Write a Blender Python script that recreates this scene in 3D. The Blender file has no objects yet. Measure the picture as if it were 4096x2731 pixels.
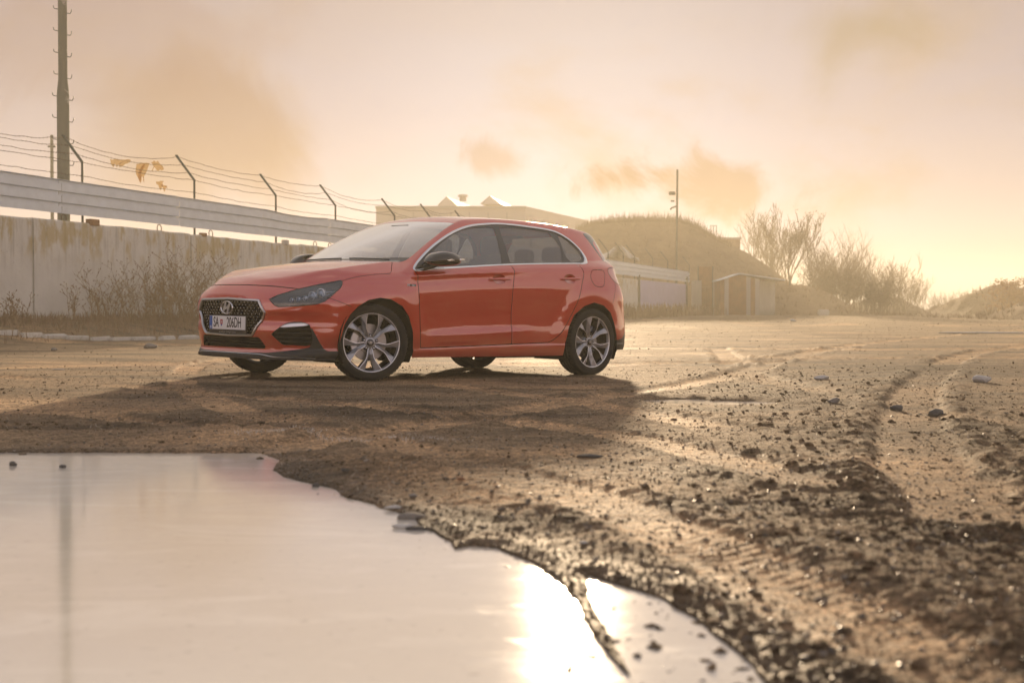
import bpy, bmesh, math, random
import numpy as np
from mathutils import Vector, Matrix
random.seed(7); RNG = np.random.default_rng(7)
SC = bpy.context.scene; COL = SC.collection

# ================================================================= camera, sky, sun, exposure
FPX = 5689.0; CAMH = 0.546; HZ = 1250.0          # focal length (px of a 4096 px wide frame), eye height, horizon row
cam_d = bpy.data.cameras.new('camera'); cam = bpy.data.objects.new('camera', cam_d); COL.objects.link(cam)
cam_d.sensor_width = 36.0; cam_d.lens = FPX/4096*36; cam_d.clip_start = 0.05; cam_d.clip_end = 3000
PITCH = math.atan((1365.5-HZ)/FPX)
cam.location = (0, 0, CAMH); cam.rotation_euler = (math.pi/2-PITCH, 0, 0)
cam_d.dof.use_dof = True; cam_d.dof.focus_distance = 12.2; cam_d.dof.aperture_fstop = 4.0
SC.camera = cam

SUN_EL = math.radians(8.4); SUN_AZ = math.atan((2290-2048)/FPX)      # azimuth clockwise from +Y
SUN_DIR = Vector((math.sin(SUN_AZ)*math.cos(SUN_EL), math.cos(SUN_AZ)*math.cos(SUN_EL), math.sin(SUN_EL)))
sd = bpy.data.lights.new('sun', 'SUN'); sun = bpy.data.objects.new('sun', sd); COL.objects.link(sun)
sd.energy = 5.0; sd.angle = math.radians(2.2); sd.color = (1.0, 0.75, 0.48)
sun.rotation_euler = SUN_DIR.to_track_quat('Z', 'Y').to_euler()

class NT:
    """small node-tree helper"""
    def __init__(s, tree): s.t = tree; s.n = tree.nodes; s.l = tree.links
    def new(s, typ, **kw):
        nd = s.n.new(typ)
        for k, v in kw.items():
            if k.startswith('i_'):
                key = k[2:].replace('_', ' ')
                nd.inputs[int(key) if key.isdigit() else key].default_value = v
            else: setattr(nd, k, v)
        return nd
    def link(s, a, b): s.l.new(a, b)
    def val(s, x, sock):
        if isinstance(x, (int, float)): sock.default_value = x
        elif isinstance(x, tuple): sock.default_value = x if len(x) != 3 or sock.type == 'VECTOR' else (*x, 1)
        else: s.link(x, sock)
    def math(s, op, a, b=0.0, c=0.0, clamp=False):
        nd = s.n.new('ShaderNodeMath'); nd.operation = op; nd.use_clamp = clamp
        s.val(a, nd.inputs[0]); s.val(b, nd.inputs[1]); s.val(c, nd.inputs[2]); return nd.outputs[0]
    def mix(s, f, a, b, blend='MIX'):
        nd = s.n.new('ShaderNodeMix'); nd.data_type = 'RGBA'; nd.blend_type = blend
        s.val(f, nd.inputs[0]); s.val(a, nd.inputs[6]); s.val(b, nd.inputs[7]); return nd.outputs[2]
    def ramp(s, f, stops, interp='LINEAR'):
        nd = s.n.new('ShaderNodeValToRGB'); cr_ = nd.color_ramp; cr_.interpolation = interp
        while len(cr_.elements) < len(stops): cr_.elements.new(.5)
        for e, (p, c) in zip(cr_.elements, stops):
            e.position = p; e.color = (*c, 1) if isinstance(c, tuple) else (c, c, c, 1)
        s.val(f, nd.inputs[0]); return nd.outputs[0]
    def noise(s, vec, scale, detail=4, rough=.55, dist=0.0):
        nd = s.n.new('ShaderNodeTexNoise'); s.link(vec, nd.inputs['Vector'])
        nd.inputs['Scale'].default_value = scale; nd.inputs['Detail'].default_value = detail
        nd.inputs['Roughness'].default_value = rough; nd.inputs['Distortion'].default_value = dist; return nd.outputs[0]
    def sstep(s, a, b, x):
        nd = s.n.new('ShaderNodeMapRange'); nd.interpolation_type = 'SMOOTHSTEP'
        s.val(x, nd.inputs[0]); nd.inputs[1].default_value = a; nd.inputs[2].default_value = b; return nd.outputs[0]
    def mapping(s, vec, scale=(1, 1, 1), loc=(0, 0, 0), rot=(0, 0, 0)):
        nd = s.n.new('ShaderNodeMapping'); s.link(vec, nd.inputs[0])
        nd.inputs['Scale'].default_value = scale; nd.inputs['Location'].default_value = loc; nd.inputs['Rotation'].default_value = rot
        return nd.outputs[0]

world = bpy.data.worlds.new('World'); SC.world = world; world.use_nodes = True
w = NT(world.node_tree); w.n.clear()
out = w.new('ShaderNodeOutputWorld'); bg = w.new('ShaderNodeBackground'); bg.inputs[1].default_value = 1.0
tc = w.new('ShaderNodeTexCoord'); dirv = tc.outputs['Generated']
sep = w.new('ShaderNodeSeparateXYZ'); w.link(dirv, sep.inputs[0])
dt = w.new('ShaderNodeVectorMath', operation='DOT_PRODUCT'); w.link(dirv, dt.inputs[0]); dt.inputs[1].default_value = SUN_DIR
sdot = dt.outputs['Value']
sky = w.new('ShaderNodeTexSky', sky_type='NISHITA'); sky.sun_disc = False
sky.sun_elevation = SUN_EL; sky.sun_rotation = SUN_AZ; sky.dust_density = 3.0; sky.air_density = 1.4
el = w.math('MAXIMUM', sep.outputs[2], 0.0)
# smoky winter air: cream near the horizon, dusty peach above
grad = w.ramp(el, [(0.0, (.38, .345, .385)), (.07, (.345, .305, .345)), (.14, (.270, .232, .270)), (.22, (.235, .195, .215)), (.30, (.46, .41, .38)), (.5, (.46, .41, .39)), (1.0, (.27, .27, .30))])  # stops above the frame top lifted to brighten the bonnet's reflection
grad_a = w.ramp(el, [(0.0, (.94, .70, .64)), (.07, (.84, .64, .61)), (.18, (.52, .44, .47)), (.35, (.30, .28, .33)), (1.0, (.25, .26, .31))])
# away from the sun: pinker, low sky raised for fill and reflections, dimmer overhead
anti = w.sstep(-.5, .85, sdot)
grad = w.mix(anti, grad_a, grad)
g1 = w.math('POWER', w.math('MAXIMUM', sdot, 0.0), 90.0); g2 = w.math('POWER', w.math('MAXIMUM', sdot, 0.0), 14.0)
glow = w.mix(1.0, w.mix(g1, (0, 0, 0), (.05, .09, .12)), w.mix(g2, (0, 0, 0), (.03, .03, .03)), 'ADD')
col = w.mix(1.0, grad, glow, 'ADD')
# drifting smoke and thin cloud
cv = w.mapping(dirv, scale=(1.0, 1.0, 1.8), loc=(.37, .2, .11))
n1 = w.noise(cv, 5.2, 6, .55, .35); n2 = w.noise(cv, 11.0, 6, .6, .5)
cm = w.sstep(.50, .68, w.math('ADD', w.math('MULTIPLY', n1, .75), w.math('MULTIPLY', n2, .25)))
low = w.math('MULTIPLY', w.sstep(.0, .05, sep.outputs[2]), w.math('SUBTRACT', 1.0, w.sstep(.16, .30, sep.outputs[2])))
col = w.mix(w.math('MULTIPLY', cm, w.math('MULTIPLY', low, .60)), col, (.30, .21, .14))
n3 = w.noise(w.mapping(dirv, scale=(1, 1, 3)), 2.3, 3, .5)
col = w.mix(w.math('MULTIPLY', w.sstep(.40, .65, n3), .30), col, (.33, .25, .21))
# smoke plumes hanging over the works (fixed directions in the sky)
yy = w.math('MAXIMUM', sep.outputs[1], .02); ax = w.math('DIVIDE', sep.outputs[0], yy); az = w.math('DIVIDE', sep.outputs[2], yy)
pv_ = w.new('ShaderNodeCombineXYZ'); w.link(ax, pv_.inputs[0]); w.link(az, pv_.inputs[1])
pn1 = w.noise(pv_.outputs[0], 16.0, 6, .62, .6); pn2 = w.noise(pv_.outputs[0], 5.5, 5, .55, .8)
front_ = w.sstep(.1, .3, sep.outputs[1])
for (cx, cy, rx, ry, st, nn_, cc_) in ((840, 520, 620, 330, .60, pn2, (.20, .125, .095)), (1960, 640, 210, 95, .48, pn1, (.19, .115, .085)), (2450, 720, 250, 150, 1.0, pn1, (.17, .105, .085)), (2900, 760, 400, 190, .70, pn1, (.22, .145, .115)), (600, 150, 900, 260, .35, pn2, (.22, .145, .125)), (3500, 120, 900, 300, .5, pn2, (.20, .15, .085))):
    ex_ = w.math('DIVIDE', w.math('SUBTRACT', ax, (cx-2048)/FPX), rx/FPX); ey_ = w.math('DIVIDE', w.math('SUBTRACT', az, (HZ-cy)/FPX), ry/FPX)
    rr_ = w.math('SQRT', w.math('ADD', w.math('MULTIPLY', ex_, ex_), w.math('MULTIPLY', ey_, ey_)))
    mk_ = w.sstep(.0, .80, w.math('SUBTRACT', w.math('ADD', w.math('SUBTRACT', 1.0, rr_), w.math('MULTIPLY', w.math('SUBTRACT', nn_, .5), 3.4)), .05))
    col = w.mix(w.math('MULTIPLY', w.math('MULTIPLY', mk_, min(1.0, st*1.25)), front_), col, cc_)
skc = w.mix(1.0, sky.outputs[0], (.002, .002, .002), 'MULTIPLY')
col = w.mix(1.0, col, skc, 'ADD')
w.link(col, bg.inputs[0]); w.link(bg.outputs[0], out.inputs[0])
try: SC.cycles.use_denoising = True
except Exception: pass
SC.cycles.volume_bounces = 0; SC.cycles.max_bounces = 10; SC.cycles.transparent_max_bounces = 24
SC.view_settings.view_transform = 'Standard'; SC.view_settings.look = 'None'
SC.view_settings.exposure = 0.60; SC.view_settings.gamma = 1.0; SC.view_settings.use_curve_mapping = False

# ================================================================= helpers
def W(px, py, Y):
    """world point at depth Y seen at pixel (px,py) of the 4096 px wide frame"""
    zz = CAMH+(HZ-py)/FPX*Y
    return ((px-2048)/FPX*Y, Y, zz)
def tag(o, label=None, cat=None, group=None, kind=None):
    if label: o['label'] = label
    if cat: o['category'] = cat
    if group: o['group'] = group
    if kind: o['kind'] = kind
    return o
def empty(name, loc=(0, 0, 0), rz=0.0, label=None, cat=None, group=None):
    o = bpy.data.objects.new(name, None); COL.objects.link(o); o.location = loc; o.rotation_euler = (0, 0, rz)
    o.empty_display_size = .2
    return tag(o, label, cat, group)
def mesh_np(name, V, T, mat, parent=None, N=None, smooth=True, attrs=None):
    V = np.ascontiguousarray(V, np.float32); T = np.ascontiguousarray(T, np.int32)
    me = bpy.data.meshes.new(name); nf = len(T); k = T.shape[1]
    me.vertices.add(len(V)); me.vertices.foreach_set('co', V.ravel())
    me.loops.add(nf*k); me.loops.foreach_set('vertex_index', T.ravel())
    me.polygons.add(nf); me.polygons.foreach_set('loop_start', np.arange(0, nf*k, k, dtype=np.int32))
    me.polygons.foreach_set('loop_total', np.full(nf, k, np.int32))
    me.polygons.foreach_set('use_smooth', np.full(nf, smooth, bool))
    me.update(calc_edges=True)
    if N is not None: me.normals_split_custom_set_from_vertices(np.ascontiguousarray(N, np.float32))
    for an, av in (attrs or {}).items():
        a = me.attributes.new(an, 'FLOAT', 'POINT'); a.data.foreach_set('value', np.ascontiguousarray(av, np.float32))
    me.materials.append(mat)
    o = bpy.data.objects.new(name, me); COL.objects.link(o)
    if parent is not None: o.parent = parent
    return o
class MB:
    """collects simple solids into one mesh"""
    def __init__(s): s.v = []; s.f = []
    def add(s, vs, fs):
        b = len(s.v); s.v += [tuple(map(float, p)) for p in vs]; s.f += [tuple(i+b for i in f) for f in fs]; return s
    def box(s, c, d, rz=0.0, tilt=None):
        M = Matrix.Rotation(rz, 3, 'Z')
        if tilt is not None: M = M @ tilt
        vs = []
        for sx, sy, sz in ((-1, -1, -1), (1, -1, -1), (1, 1, -1), (-1, 1, -1), (-1, -1, 1), (1, -1, 1), (1, 1, 1), (-1, 1, 1)):
            vs.append(Vector(c)+M @ Vector((sx*d[0]/2, sy*d[1]/2, sz*d[2]/2)))
        return s.add(vs, [(0, 3, 2, 1), (4, 5, 6, 7), (0, 1, 5, 4), (1, 2, 6, 5), (2, 3, 7, 6), (3, 0, 4, 7)])
    def tube(s, pts, r, n=6, cap=True):
        pts = [Vector(p) for p in pts]; rs = r if isinstance(r, (list, tuple)) else [r]*len(pts)
        prev = None; vs = []; fs = []
        for i, p in enumerate(pts):
            d = (pts[min(i+1, len(pts)-1)]-pts[max(i-1, 0)]).normalized()
            if prev is None:
                a = Vector((0, 0, 1)) if abs(d.z) < .9 else Vector((1, 0, 0)); x = d.cross(a).normalized()
            else: x = (prev-d*prev.dot(d)).normalized()
            prev = x; y = d.cross(x)
            for j in range(n):
                t = 2*math.pi*j/n; vs.append(p+(x*math.cos(t)+y*math.sin(t))*rs[i])
        for i in range(len(pts)-1):
            for j in range(n):
                k = (j+1) % n; fs.append((i*n+j, i*n+k, (i+1)*n+k, (i+1)*n+j))
        if cap: fs.append(tuple(reversed(range(n)))); fs.append(tuple((len(pts)-1)*n+j for j in range(n)))
        return s.add(vs, fs)
    def lathe(s, prof, n=48, axis='Y', o=(0, 0, 0), closed=False):
        """prof = [(radius, offset along axis)]"""
        vs = []; m = len(prof)
        for j in range(n):
            t = 2*math.pi*j/n; c, q = math.cos(t), math.sin(t)
            for r, h in prof:
                p = (r*c, h, r*q) if axis == 'Y' else (r*c, r*q, h)
                vs.append((p[0]+o[0], p[1]+o[1], p[2]+o[2]))
        fs = []
        for j in range(n):
            k = (j+1) % n
            for i in range(m if closed else m-1):
                i2 = (i+1) % m; fs.append((j*m+i, k*m+i, k*m+i2, j*m+i2))
        return s.add(vs, fs)
    def build(s, name, mat, parent=None, smooth=False, bevel=0.0, seg=2, auto=None):
        me = bpy.data.meshes.new(name); me.from_pydata(s.v, [], s.f); me.materials.append(mat); me.validate()
        bm = bmesh.new(); bm.from_mesh(me); bmesh.ops.recalc_face_normals(bm, faces=bm.faces)
        if bevel > 0: bmesh.ops.bevel(bm, geom=list(bm.edges), offset=bevel, segments=seg, affect='EDGES', clamp_overlap=True)
        bm.to_mesh(me); bm.free()
        if smooth:
            me.polygons.foreach_set('use_smooth', [True]*len(me.polygons))
            if auto is not None: me.set_sharp_from_angle(angle=math.radians(auto))
        o = bpy.data.objects.new(name, me); COL.objects.link(o)
        if parent is not None: o.parent = parent
        return o
def copy_tree(o, parent=None):
    c = o.copy(); COL.objects.link(c)
    if parent is not None: c.parent = parent; c.matrix_parent_inverse = o.matrix_parent_inverse
    for ch in list(o.children): copy_tree(ch, c)
    return c

def hash2(ix, iy, seed):
    h = (ix.astype(np.int64)*374761393+iy.astype(np.int64)*668265263+seed*1442695041) & 0x7fffffff
    h = (h ^ (h >> 13))*1274126177 & 0x7fffffff
    return ((h ^ (h >> 16)) & 0xffff)/65535.0
def pn(x, y, seed=0):
    """2D gradient noise, about -1..1"""
    ix = np.floor(x); iy = np.floor(y); fx = x-ix; fy = y-iy
    ux = fx*fx*fx*(fx*(fx*6-15)+10); uy = fy*fy*fy*(fy*(fy*6-15)+10)
    def g(dx, dy):
        a = hash2(ix+dx, iy+dy, seed)*2*np.pi
        return np.cos(a)*(fx-dx)+np.sin(a)*(fy-dy)
    a = g(0, 0)*(1-ux)+g(1, 0)*ux; b = g(0, 1)*(1-ux)+g(1, 1)*ux
    return (a*(1-uy)+b*uy)*1.5
def fbm(x, y, seed=0, o=4):
    s = 0; a = 1.0; t = 0
    for i in range(o): s = s+a*pn(x*2**i, y*2**i, seed+i*17); t += a; a *= .5
    return s/t

# ================================================================= materials
def mat(name):
    m = bpy.data.materials.new(name); m.use_nodes = True; t = NT(m.node_tree)
    return m, t, m.node_tree.nodes['Principled BSDF']
def simple(name, col, rough=.5, metal=0.0, coat=0.0, spec=.5, emis=None, var=0.0, scale=8.0, bump=0.0):
    m, t, b = mat(name)
    b.inputs['Base Color'].default_value = (*col, 1); b.inputs['Roughness'].default_value = rough
    b.inputs['Metallic'].default_value = metal; b.inputs['Coat Weight'].default_value = coat
    b.inputs['Coat Roughness'].default_value = .03; b.inputs['Specular IOR Level'].default_value = spec
    if var > 0 or bump > 0:
        c = t.new('ShaderNodeTexCoord').outputs['Object']; n = t.noise(c, scale, 5, .6)
        if var > 0:
            k = t.ramp(n, [(.25, 1-var), (.75, 1+var)])
            t.link(t.mix(1.0, (*col, 1), k, 'MULTIPLY'), b.inputs['Base Color'])
            t.link(t.math('ADD', t.math('MULTIPLY', n, .25), rough-.12), b.inputs['Roughness'])
        if bump > 0:
            bp = t.new('ShaderNodeBump'); bp.inputs['Strength'].default_value = 1.0; bp.inputs['Distance'].default_value = bump
            t.link(n, bp.inputs['Height']); t.link(bp.outputs[0], b.inputs['Normal'])
    return m
M = {}
M['paint'], t, b = mat('red_car_paint')
b.inputs['Base Color'].default_value = (.55, .020, .0015, 1); b.inputs['Metallic'].default_value = .35; b.inputs['Specular IOR Level'].default_value = .12
b.inputs['Roughness'].default_value = .42; b.inputs['Coat Weight'].default_value = 1.0; b.inputs['Coat Roughness'].default_value = .015
b.inputs['Coat IOR'].default_value = 2.3
c = t.new('ShaderNodeTexCoord').outputs['Object']
dust = t.noise(c, 3.0, 5, .6); sp = t.new('ShaderNodeSeparateXYZ'); t.link(c, sp.inputs[0])
dl = t.math('MULTIPLY', t.math('SUBTRACT', 1.0, t.sstep(.18, .55, sp.outputs[2])), t.math('MULTIPLY', dust, .5))
t.link(t.mix(dl, (.55, .020, .0015, 1), (.30, .18, .10, 1)), b.inputs['Base Color'])
t.link(t.math('ADD', .012, t.math('MULTIPLY', dl, .35)), b.inputs['Coat Roughness'])
M['gloss_black'] = simple('gloss_black', (.012, .012, .013), .10, coat=.6)
M['trim_black'] = simple('black_plastic', (.018, .018, .018), .42, var=.2, scale=40)
M['dark'] = simple('dark_inner_shell', (.006, .006, .006), .9, spec=.1)
M['chrome'] = simple('satin_chrome', (.78, .78, .79), .16, metal=1.0)
M['silver'] = simple('silver_trim', (.60, .61, .63), .28, metal=1.0)
M['rubber'] = simple('tyre_rubber', (.012, .011, .010), .85, var=.45, scale=30, bump=.0006)
M['rim'] = simple('grey_alloy', (.40, .41, .43), .34, metal=.7, coat=.5)
M['rim_cut'] = simple('machined_alloy', (.92, .91, .90), .38, metal=1.0)
M['rim_dark'] = simple('dark_alloy', (.03, .03, .032), .4, metal=.5)
M['disc'] = simple('brake_steel', (.45, .43, .41), .38, metal=1.0)
M['seat'] = simple('seat_cloth', (.030, .029, .028), .85, var=.2, scale=60)
M['dash'] = simple('dashboard_plastic', (.03, .03, .03), .6)
M['plate'] = simple('plate_white', (.78, .78, .78), .35)
M['ink'] = simple('plate_ink', (.012, .012, .014), .4)
M['eu_blue'] = simple('plate_blue', (.012, .10, .42), .35)
M['crest_red'] = simple('crest_red', (.45, .02, .03), .35)
M['white'] = simple('white_paint', (.80, .80, .80), .35)
M['lamp_silver'] = simple('lamp_reflector', (.92, .93, .95), .32, metal=.7)
M['lamp_bowl'] = simple('lamp_bowl', (.06, .07, .08), .22, metal=.7, coat=.5)
M['lens'] = simple('projector_lens', (.35, .40, .48), .03, metal=.6, coat=1.0)
M['tail_red'] = simple('tail_lamp_red', (.80, .34, .30), .12, coat=1.0)
def glassmat(name, tint, refl=1.0, body=(0, 0, 0), opac=.1):
    m = bpy.data.materials.new(name); m.use_nodes = True; t = NT(m.node_tree); t.n.clear()
    o = t.new('ShaderNodeOutputMaterial'); tr = t.new('ShaderNodeBsdfTransparent'); tr.inputs[0].default_value = (*tint, 1)
    df = t.new('ShaderNodeBsdfDiffuse'); df.inputs[0].default_value = (*body, 1)
    gl = t.new('ShaderNodeBsdfGlossy'); gl.inputs['Roughness'].default_value = .012
    lw = t.new('ShaderNodeLayerWeight'); lw.inputs[0].default_value = .5
    fres = t.math('ADD', .045, t.math('MULTIPLY', t.math('POWER', lw.outputs['Facing'], 4.6), .95))
    m1 = t.new('ShaderNodeMixShader'); m1.inputs[0].default_value = opac
    t.link(tr.outputs[0], m1.inputs[1]); t.link(df.outputs[0], m1.inputs[2])
    m2 = t.new('ShaderNodeMixShader'); t.link(t.math('MULTIPLY', fres, refl, clamp=True), m2.inputs[0])
    t.link(m1.outputs[0], m2.inputs[1]); t.link(gl.outputs[0], m2.inputs[2]); t.link(m2.outputs[0], o.inputs[0])
    return m
M['glass'] = glassmat('car_glass', (.72, .76, .74), 2.2, (.50, .54, .56), .26)
M['windscreen'] = glassmat('windscreen_glass', (.80, .82, .80), 3.2, (.74, .72, .66), .26)
M['glass_rear'] = glassmat('tinted_glass', (.52, .53, .53), 2.2, (.34, .33, .32), .26)
M['glass_lamp'] = glassmat('lamp_cover', (.84, .90, .96), 3.0, (.45, .58, .70), .03)

CAR_POS = (-1.7357, 12.2521, 0.0); CAR_YAW = .7819; CAR_TP = -.0122; CAR_TR = -.0161       # where and how the car stands
# ---------------------------------------------------------------- car body surface (car frame: u rearwards, v to its left, z up)
def tab(x, xs, ys):
    """smooth (monotone cubic) table lookup"""
    xs = np.asarray(xs, float); ys = np.asarray(ys, float)
    h = np.diff(xs); d = np.diff(ys)/h
    m = np.zeros_like(ys); m[0] = d[0]; m[-1] = d[-1]
    for i in range(1, len(xs)-1):
        if d[i-1]*d[i] > 0:
            w1 = 2*h[i]+h[i-1]; w2 = h[i]+2*h[i-1]
            m[i] = (w1+w2)/(w1/d[i-1]+w2/d[i])
    x = np.clip(x, xs[0], xs[-1]); i = np.clip(np.searchsorted(xs, x)-1, 0, len(h)-1)
    t = (x-xs[i])/h[i]; t2 = t*t; t3 = t2*t
    return (2*t3-3*t2+1)*ys[i]+(t3-2*t2+t)*h[i]*m[i]+(-2*t3+3*t2)*ys[i+1]+(t3-t2)*h[i]*m[i+1]
def sst(a, b, x):
    t = np.clip((x-a)/(b-a), 0, 1); return t*t*(3-2*t)
def smax(a, b, k):
    h = np.clip(k-np.abs(a-b), 0, None)/k
    return np.maximum(a, b)+h*h*k*.25
def smin(a, b, k): return -smax(-a, -b, k)
# key heights along the car (u): sill gap, low crease foot / top, widest line, character line, belt
KU = [-.9, -.3, .3, .44, 1.0, 1.56, 1.97, 2.4, 2.64, 3.1, 3.4]
K_CAN = np.array([.10, .18, .28, .385, .44, .77, .912, .966, 1.5])
K_SILL = [.26, .26, .262, .264, .281, .295, .300, .302, .302, .302, .302]
K_L0 = [.37, .37, .368, .37, .381, .408, .43, .45, .45, .45, .45]
K_L1 = [.40, .40, .395, .40, .438, .450, .461, .475, .48, .48, .48]
K_W = [.66, .68, .715, .728, .770, .797, .807, .800, .80, .80, .80]
K_C = [.74, .79, .861, .873, .912, .943, .961, .975, .982, .995, 1.0]
K_B = [.80, .85, .905, .922, .966, 1.006, 1.031, 1.052, 1.066, 1.09, 1.1]
Z1 = [.10, .15, .18, .22, .25, .272, .28, .29, .33, .37, .385, .41, .44, .46, .50, .60, .70, .77, .82, .87, .89, .905, .912, .93, .966, 1.02, 1.10, 1.5]
PA = [-.06, -.035, -.020, -.009, -.006, -.0065, -.012, -.0115, -.0065, -.0035, -.0025, -.0065, -.0115, -.0135, -.0135, -.0085, -.002, 0, -.003, -.008, -.0072, -.0045, -.0042, -.0125, -.031]
PB = [-.06, -.035, -.020, -.009, -.006, -.0065, -.012, -.0120, -.0122, -.0130, -.0135, -.0140, -.0145, -.0145, -.0135, -.0085, -.002, 0, -.003, -.008, -.0102, -.0120, -.0130, -.0190, -.037]
def bw(u, z):
    """half width of the flank at (u,z)"""
    uu = np.clip(u, -.9, 3.4)
    ks = [np.full_like(uu, .10), np.full_like(uu, .18)]+[np.interp(uu, KU, k) for k in (K_SILL, K_L0, K_L1, K_W, K_C, K_B)]
    ks.append(ks[-1]+.534)
    zc = np.zeros_like(z); z_ = np.clip(z, .1, 1.5)
    for i in range(8):
        a, b = ks[i], ks[i+1]
        m = (z_ >= a) & ((z_ < b) | (i == 7))
        zc = np.where(m, K_CAN[i]+(z_-a)/(b-a)*(K_CAN[i+1]-K_CAN[i]), zc)
    wu = sst(.12, .4, uu)*(1-sst(1.25, 2.02, uu)); wl = sst(.52, .72, uu)*(1-sst(1.4, 1.95, uu))
    hi = zc > .80
    w = np.where(hi, wu, np.where(zc < .65, wl, 1.))
    body = tab(zc, Z1[:25], PA)*w+tab(zc, Z1[:25], PB)*(1-w)
    # glasshouse: absolute table of half width over height
    gh = tab(z, [.90, .97, 1.06, 1.15, 1.27, 1.38, 1.46], [.868, .832, .789, .741, .666, .588, .52])-.886
    t = sst(.93, .985, zc)
    p = body*(1-t)+gh*t
    w0 = .886-.010*sst(.5, -.6, uu)-.012*sst(2.6, 3.4, uu)
    # wheel arch flares
    for ux, r0 in ((.03, .365), (2.635, .372)):
        r = np.hypot(uu-ux, z-.315)
        p = p+.013*(1-sst(r0+.05, r0+.22, r))*sst(.25, .40, z)*(1-sst(.9, 1.0, zc))
    return w0+p
NOSE_Z = [.10, .14, .165, .19, .215, .245, .27, .34, .40, .44, .475, .52, .56, .62, .66, .70, .75, .80, .86, .92, 1.0]
NOSE_U = [-.75, -.80, -.832, -.838, -.830, -.815, -.818, -.838, -.850, -.848, -.838, -.843, -.853, -.850, -.846, -.843, -.838, -.825, -.79, -.75, -.70]
TAIL_Z = [.10, .20, .25, .32, .45, .55, .65, .75, .85, .95, 1.02, 1.08, 1.2, 1.5]
TAIL_U = [3.30, 3.40, 3.44, 3.46, 3.465, 3.45, 3.43, 3.41, 3.38, 3.34, 3.315, 3.29, 3.24, 3.1]
def hood_z(u, v):
    av = np.abs(v)
    zc = tab(u, [-1.0, -.88, -.85, -.815, -.77, -.70, -.60, -.5, -.25, 0, .12, .35, .6, 2.6, 3.0, 3.2, 3.35], [.60, .66, .715, .765, .795, .833, .865, .893, .938, .974, .990, 1.015, 1.02, 1.05, 1.075, 1.07, 1.04])
    d = (.022+.055*sst(-.34, -.72, u))*(av/.66)**2
    e = np.clip(av-.655+.02*sst(-.3, -.8, u), 0, None)
    return zc-d-.52*(np.sqrt(e*e+.02**2)-.02)*(1-sst(.5, .8, u))
def Fw(u, v, z):
    b = bw(u, z); uf, ur = .42, 2.35
    af = uf-tab(z, NOSE_Z, NOSE_U); ar = tab(z, TAIL_Z, TAIL_U)-ur
    n = 3.0
    xf = np.clip(uf-u, 0, None)/af; xr = np.clip(u-ur, 0, None)/ar
    y = np.abs(v)/b
    nf = 3.7-1.5*sst(.62, .80, z); nr = 4.0-.6*sst(.7, 1.0, z)
    g = np.where(u < uf, (xf**nf+y**nf)**(1/nf), np.where(u > ur, (xr**nr+y**nr)**(1/nr), y))
    return (g-1)*.9
def F(u, v, z):
    fw = Fw(u, v, z)
    fh = (z-hood_z(u, v))*.95
    zt = np.clip(z, .9, 1.5)
    uw = .287+(zt-.985)*1.90-.035*np.sin(np.clip((zt-.985)/.38,0,1)*3.1416)
    ws = -(u-uw-.25*v*v)*.46
    roof = z-(tab(u, [.6, .95, 1.1, 1.3, 1.6, 1.9, 2.2, 2.5, 2.8, 3.0, 3.15], [1.33, 1.395, 1.420, 1.443, 1.460, 1.466, 1.463, 1.448, 1.420, 1.392, 1.365])-.036*(v/.55)**2)
    rw = (u-(3.09+(1.36-z)*.64-.10*v*v))*.86
    gh = smax(smax(roof, ws, .06), rw, .03)
    top = smin(fh, gh, .012)
    return smax(fw, top, .045)
def trace(O, D, t0, t1, n=160):
    """first crossing from outside along rays"""
    O = np.atleast_2d(np.asarray(O, float)); D = np.atleast_2d(np.asarray(D, float))
    m = max(len(O), len(D)); O = np.broadcast_to(O, (m, 3)); D = np.broadcast_to(D, (m, 3))
    ts = np.linspace(t0, t1, n); lo = np.full(m, t0); hi = np.full(m, np.nan)
    for a, b in zip(ts[:-1], ts[1:]):
        P = O+D*b
        s = F(P[:, 0], P[:, 1], P[:, 2]) < 0
        new = s & np.isnan(hi); hi[new] = b; lo[new] = a
    ok = ~np.isnan(hi); h = np.where(ok, hi, t1)
    for _ in range(18):
        mid = (lo+h)/2; P = O+D*mid[:, None]
        s = F(P[:, 0], P[:, 1], P[:, 2]) < 0
        h = np.where(s, mid, h); lo = np.where(s, lo, mid)
    P = O+D*h[:, None]; P[~ok] = np.nan
    return P
def grad(P, e=.0015):
    g = np.stack([F(P[:, 0]+e, P[:, 1], P[:, 2])-F(P[:, 0]-e, P[:, 1], P[:, 2]),
                  F(P[:, 0], P[:, 1]+e, P[:, 2])-F(P[:, 0], P[:, 1]-e, P[:, 2]),
                  F(P[:, 0], P[:, 1], P[:, 2]+e)-F(P[:, 0], P[:, 1], P[:, 2]-e)], 1)
    return g/np.maximum(np.linalg.norm(g, axis=1), 1e-9)[:, None]
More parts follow.
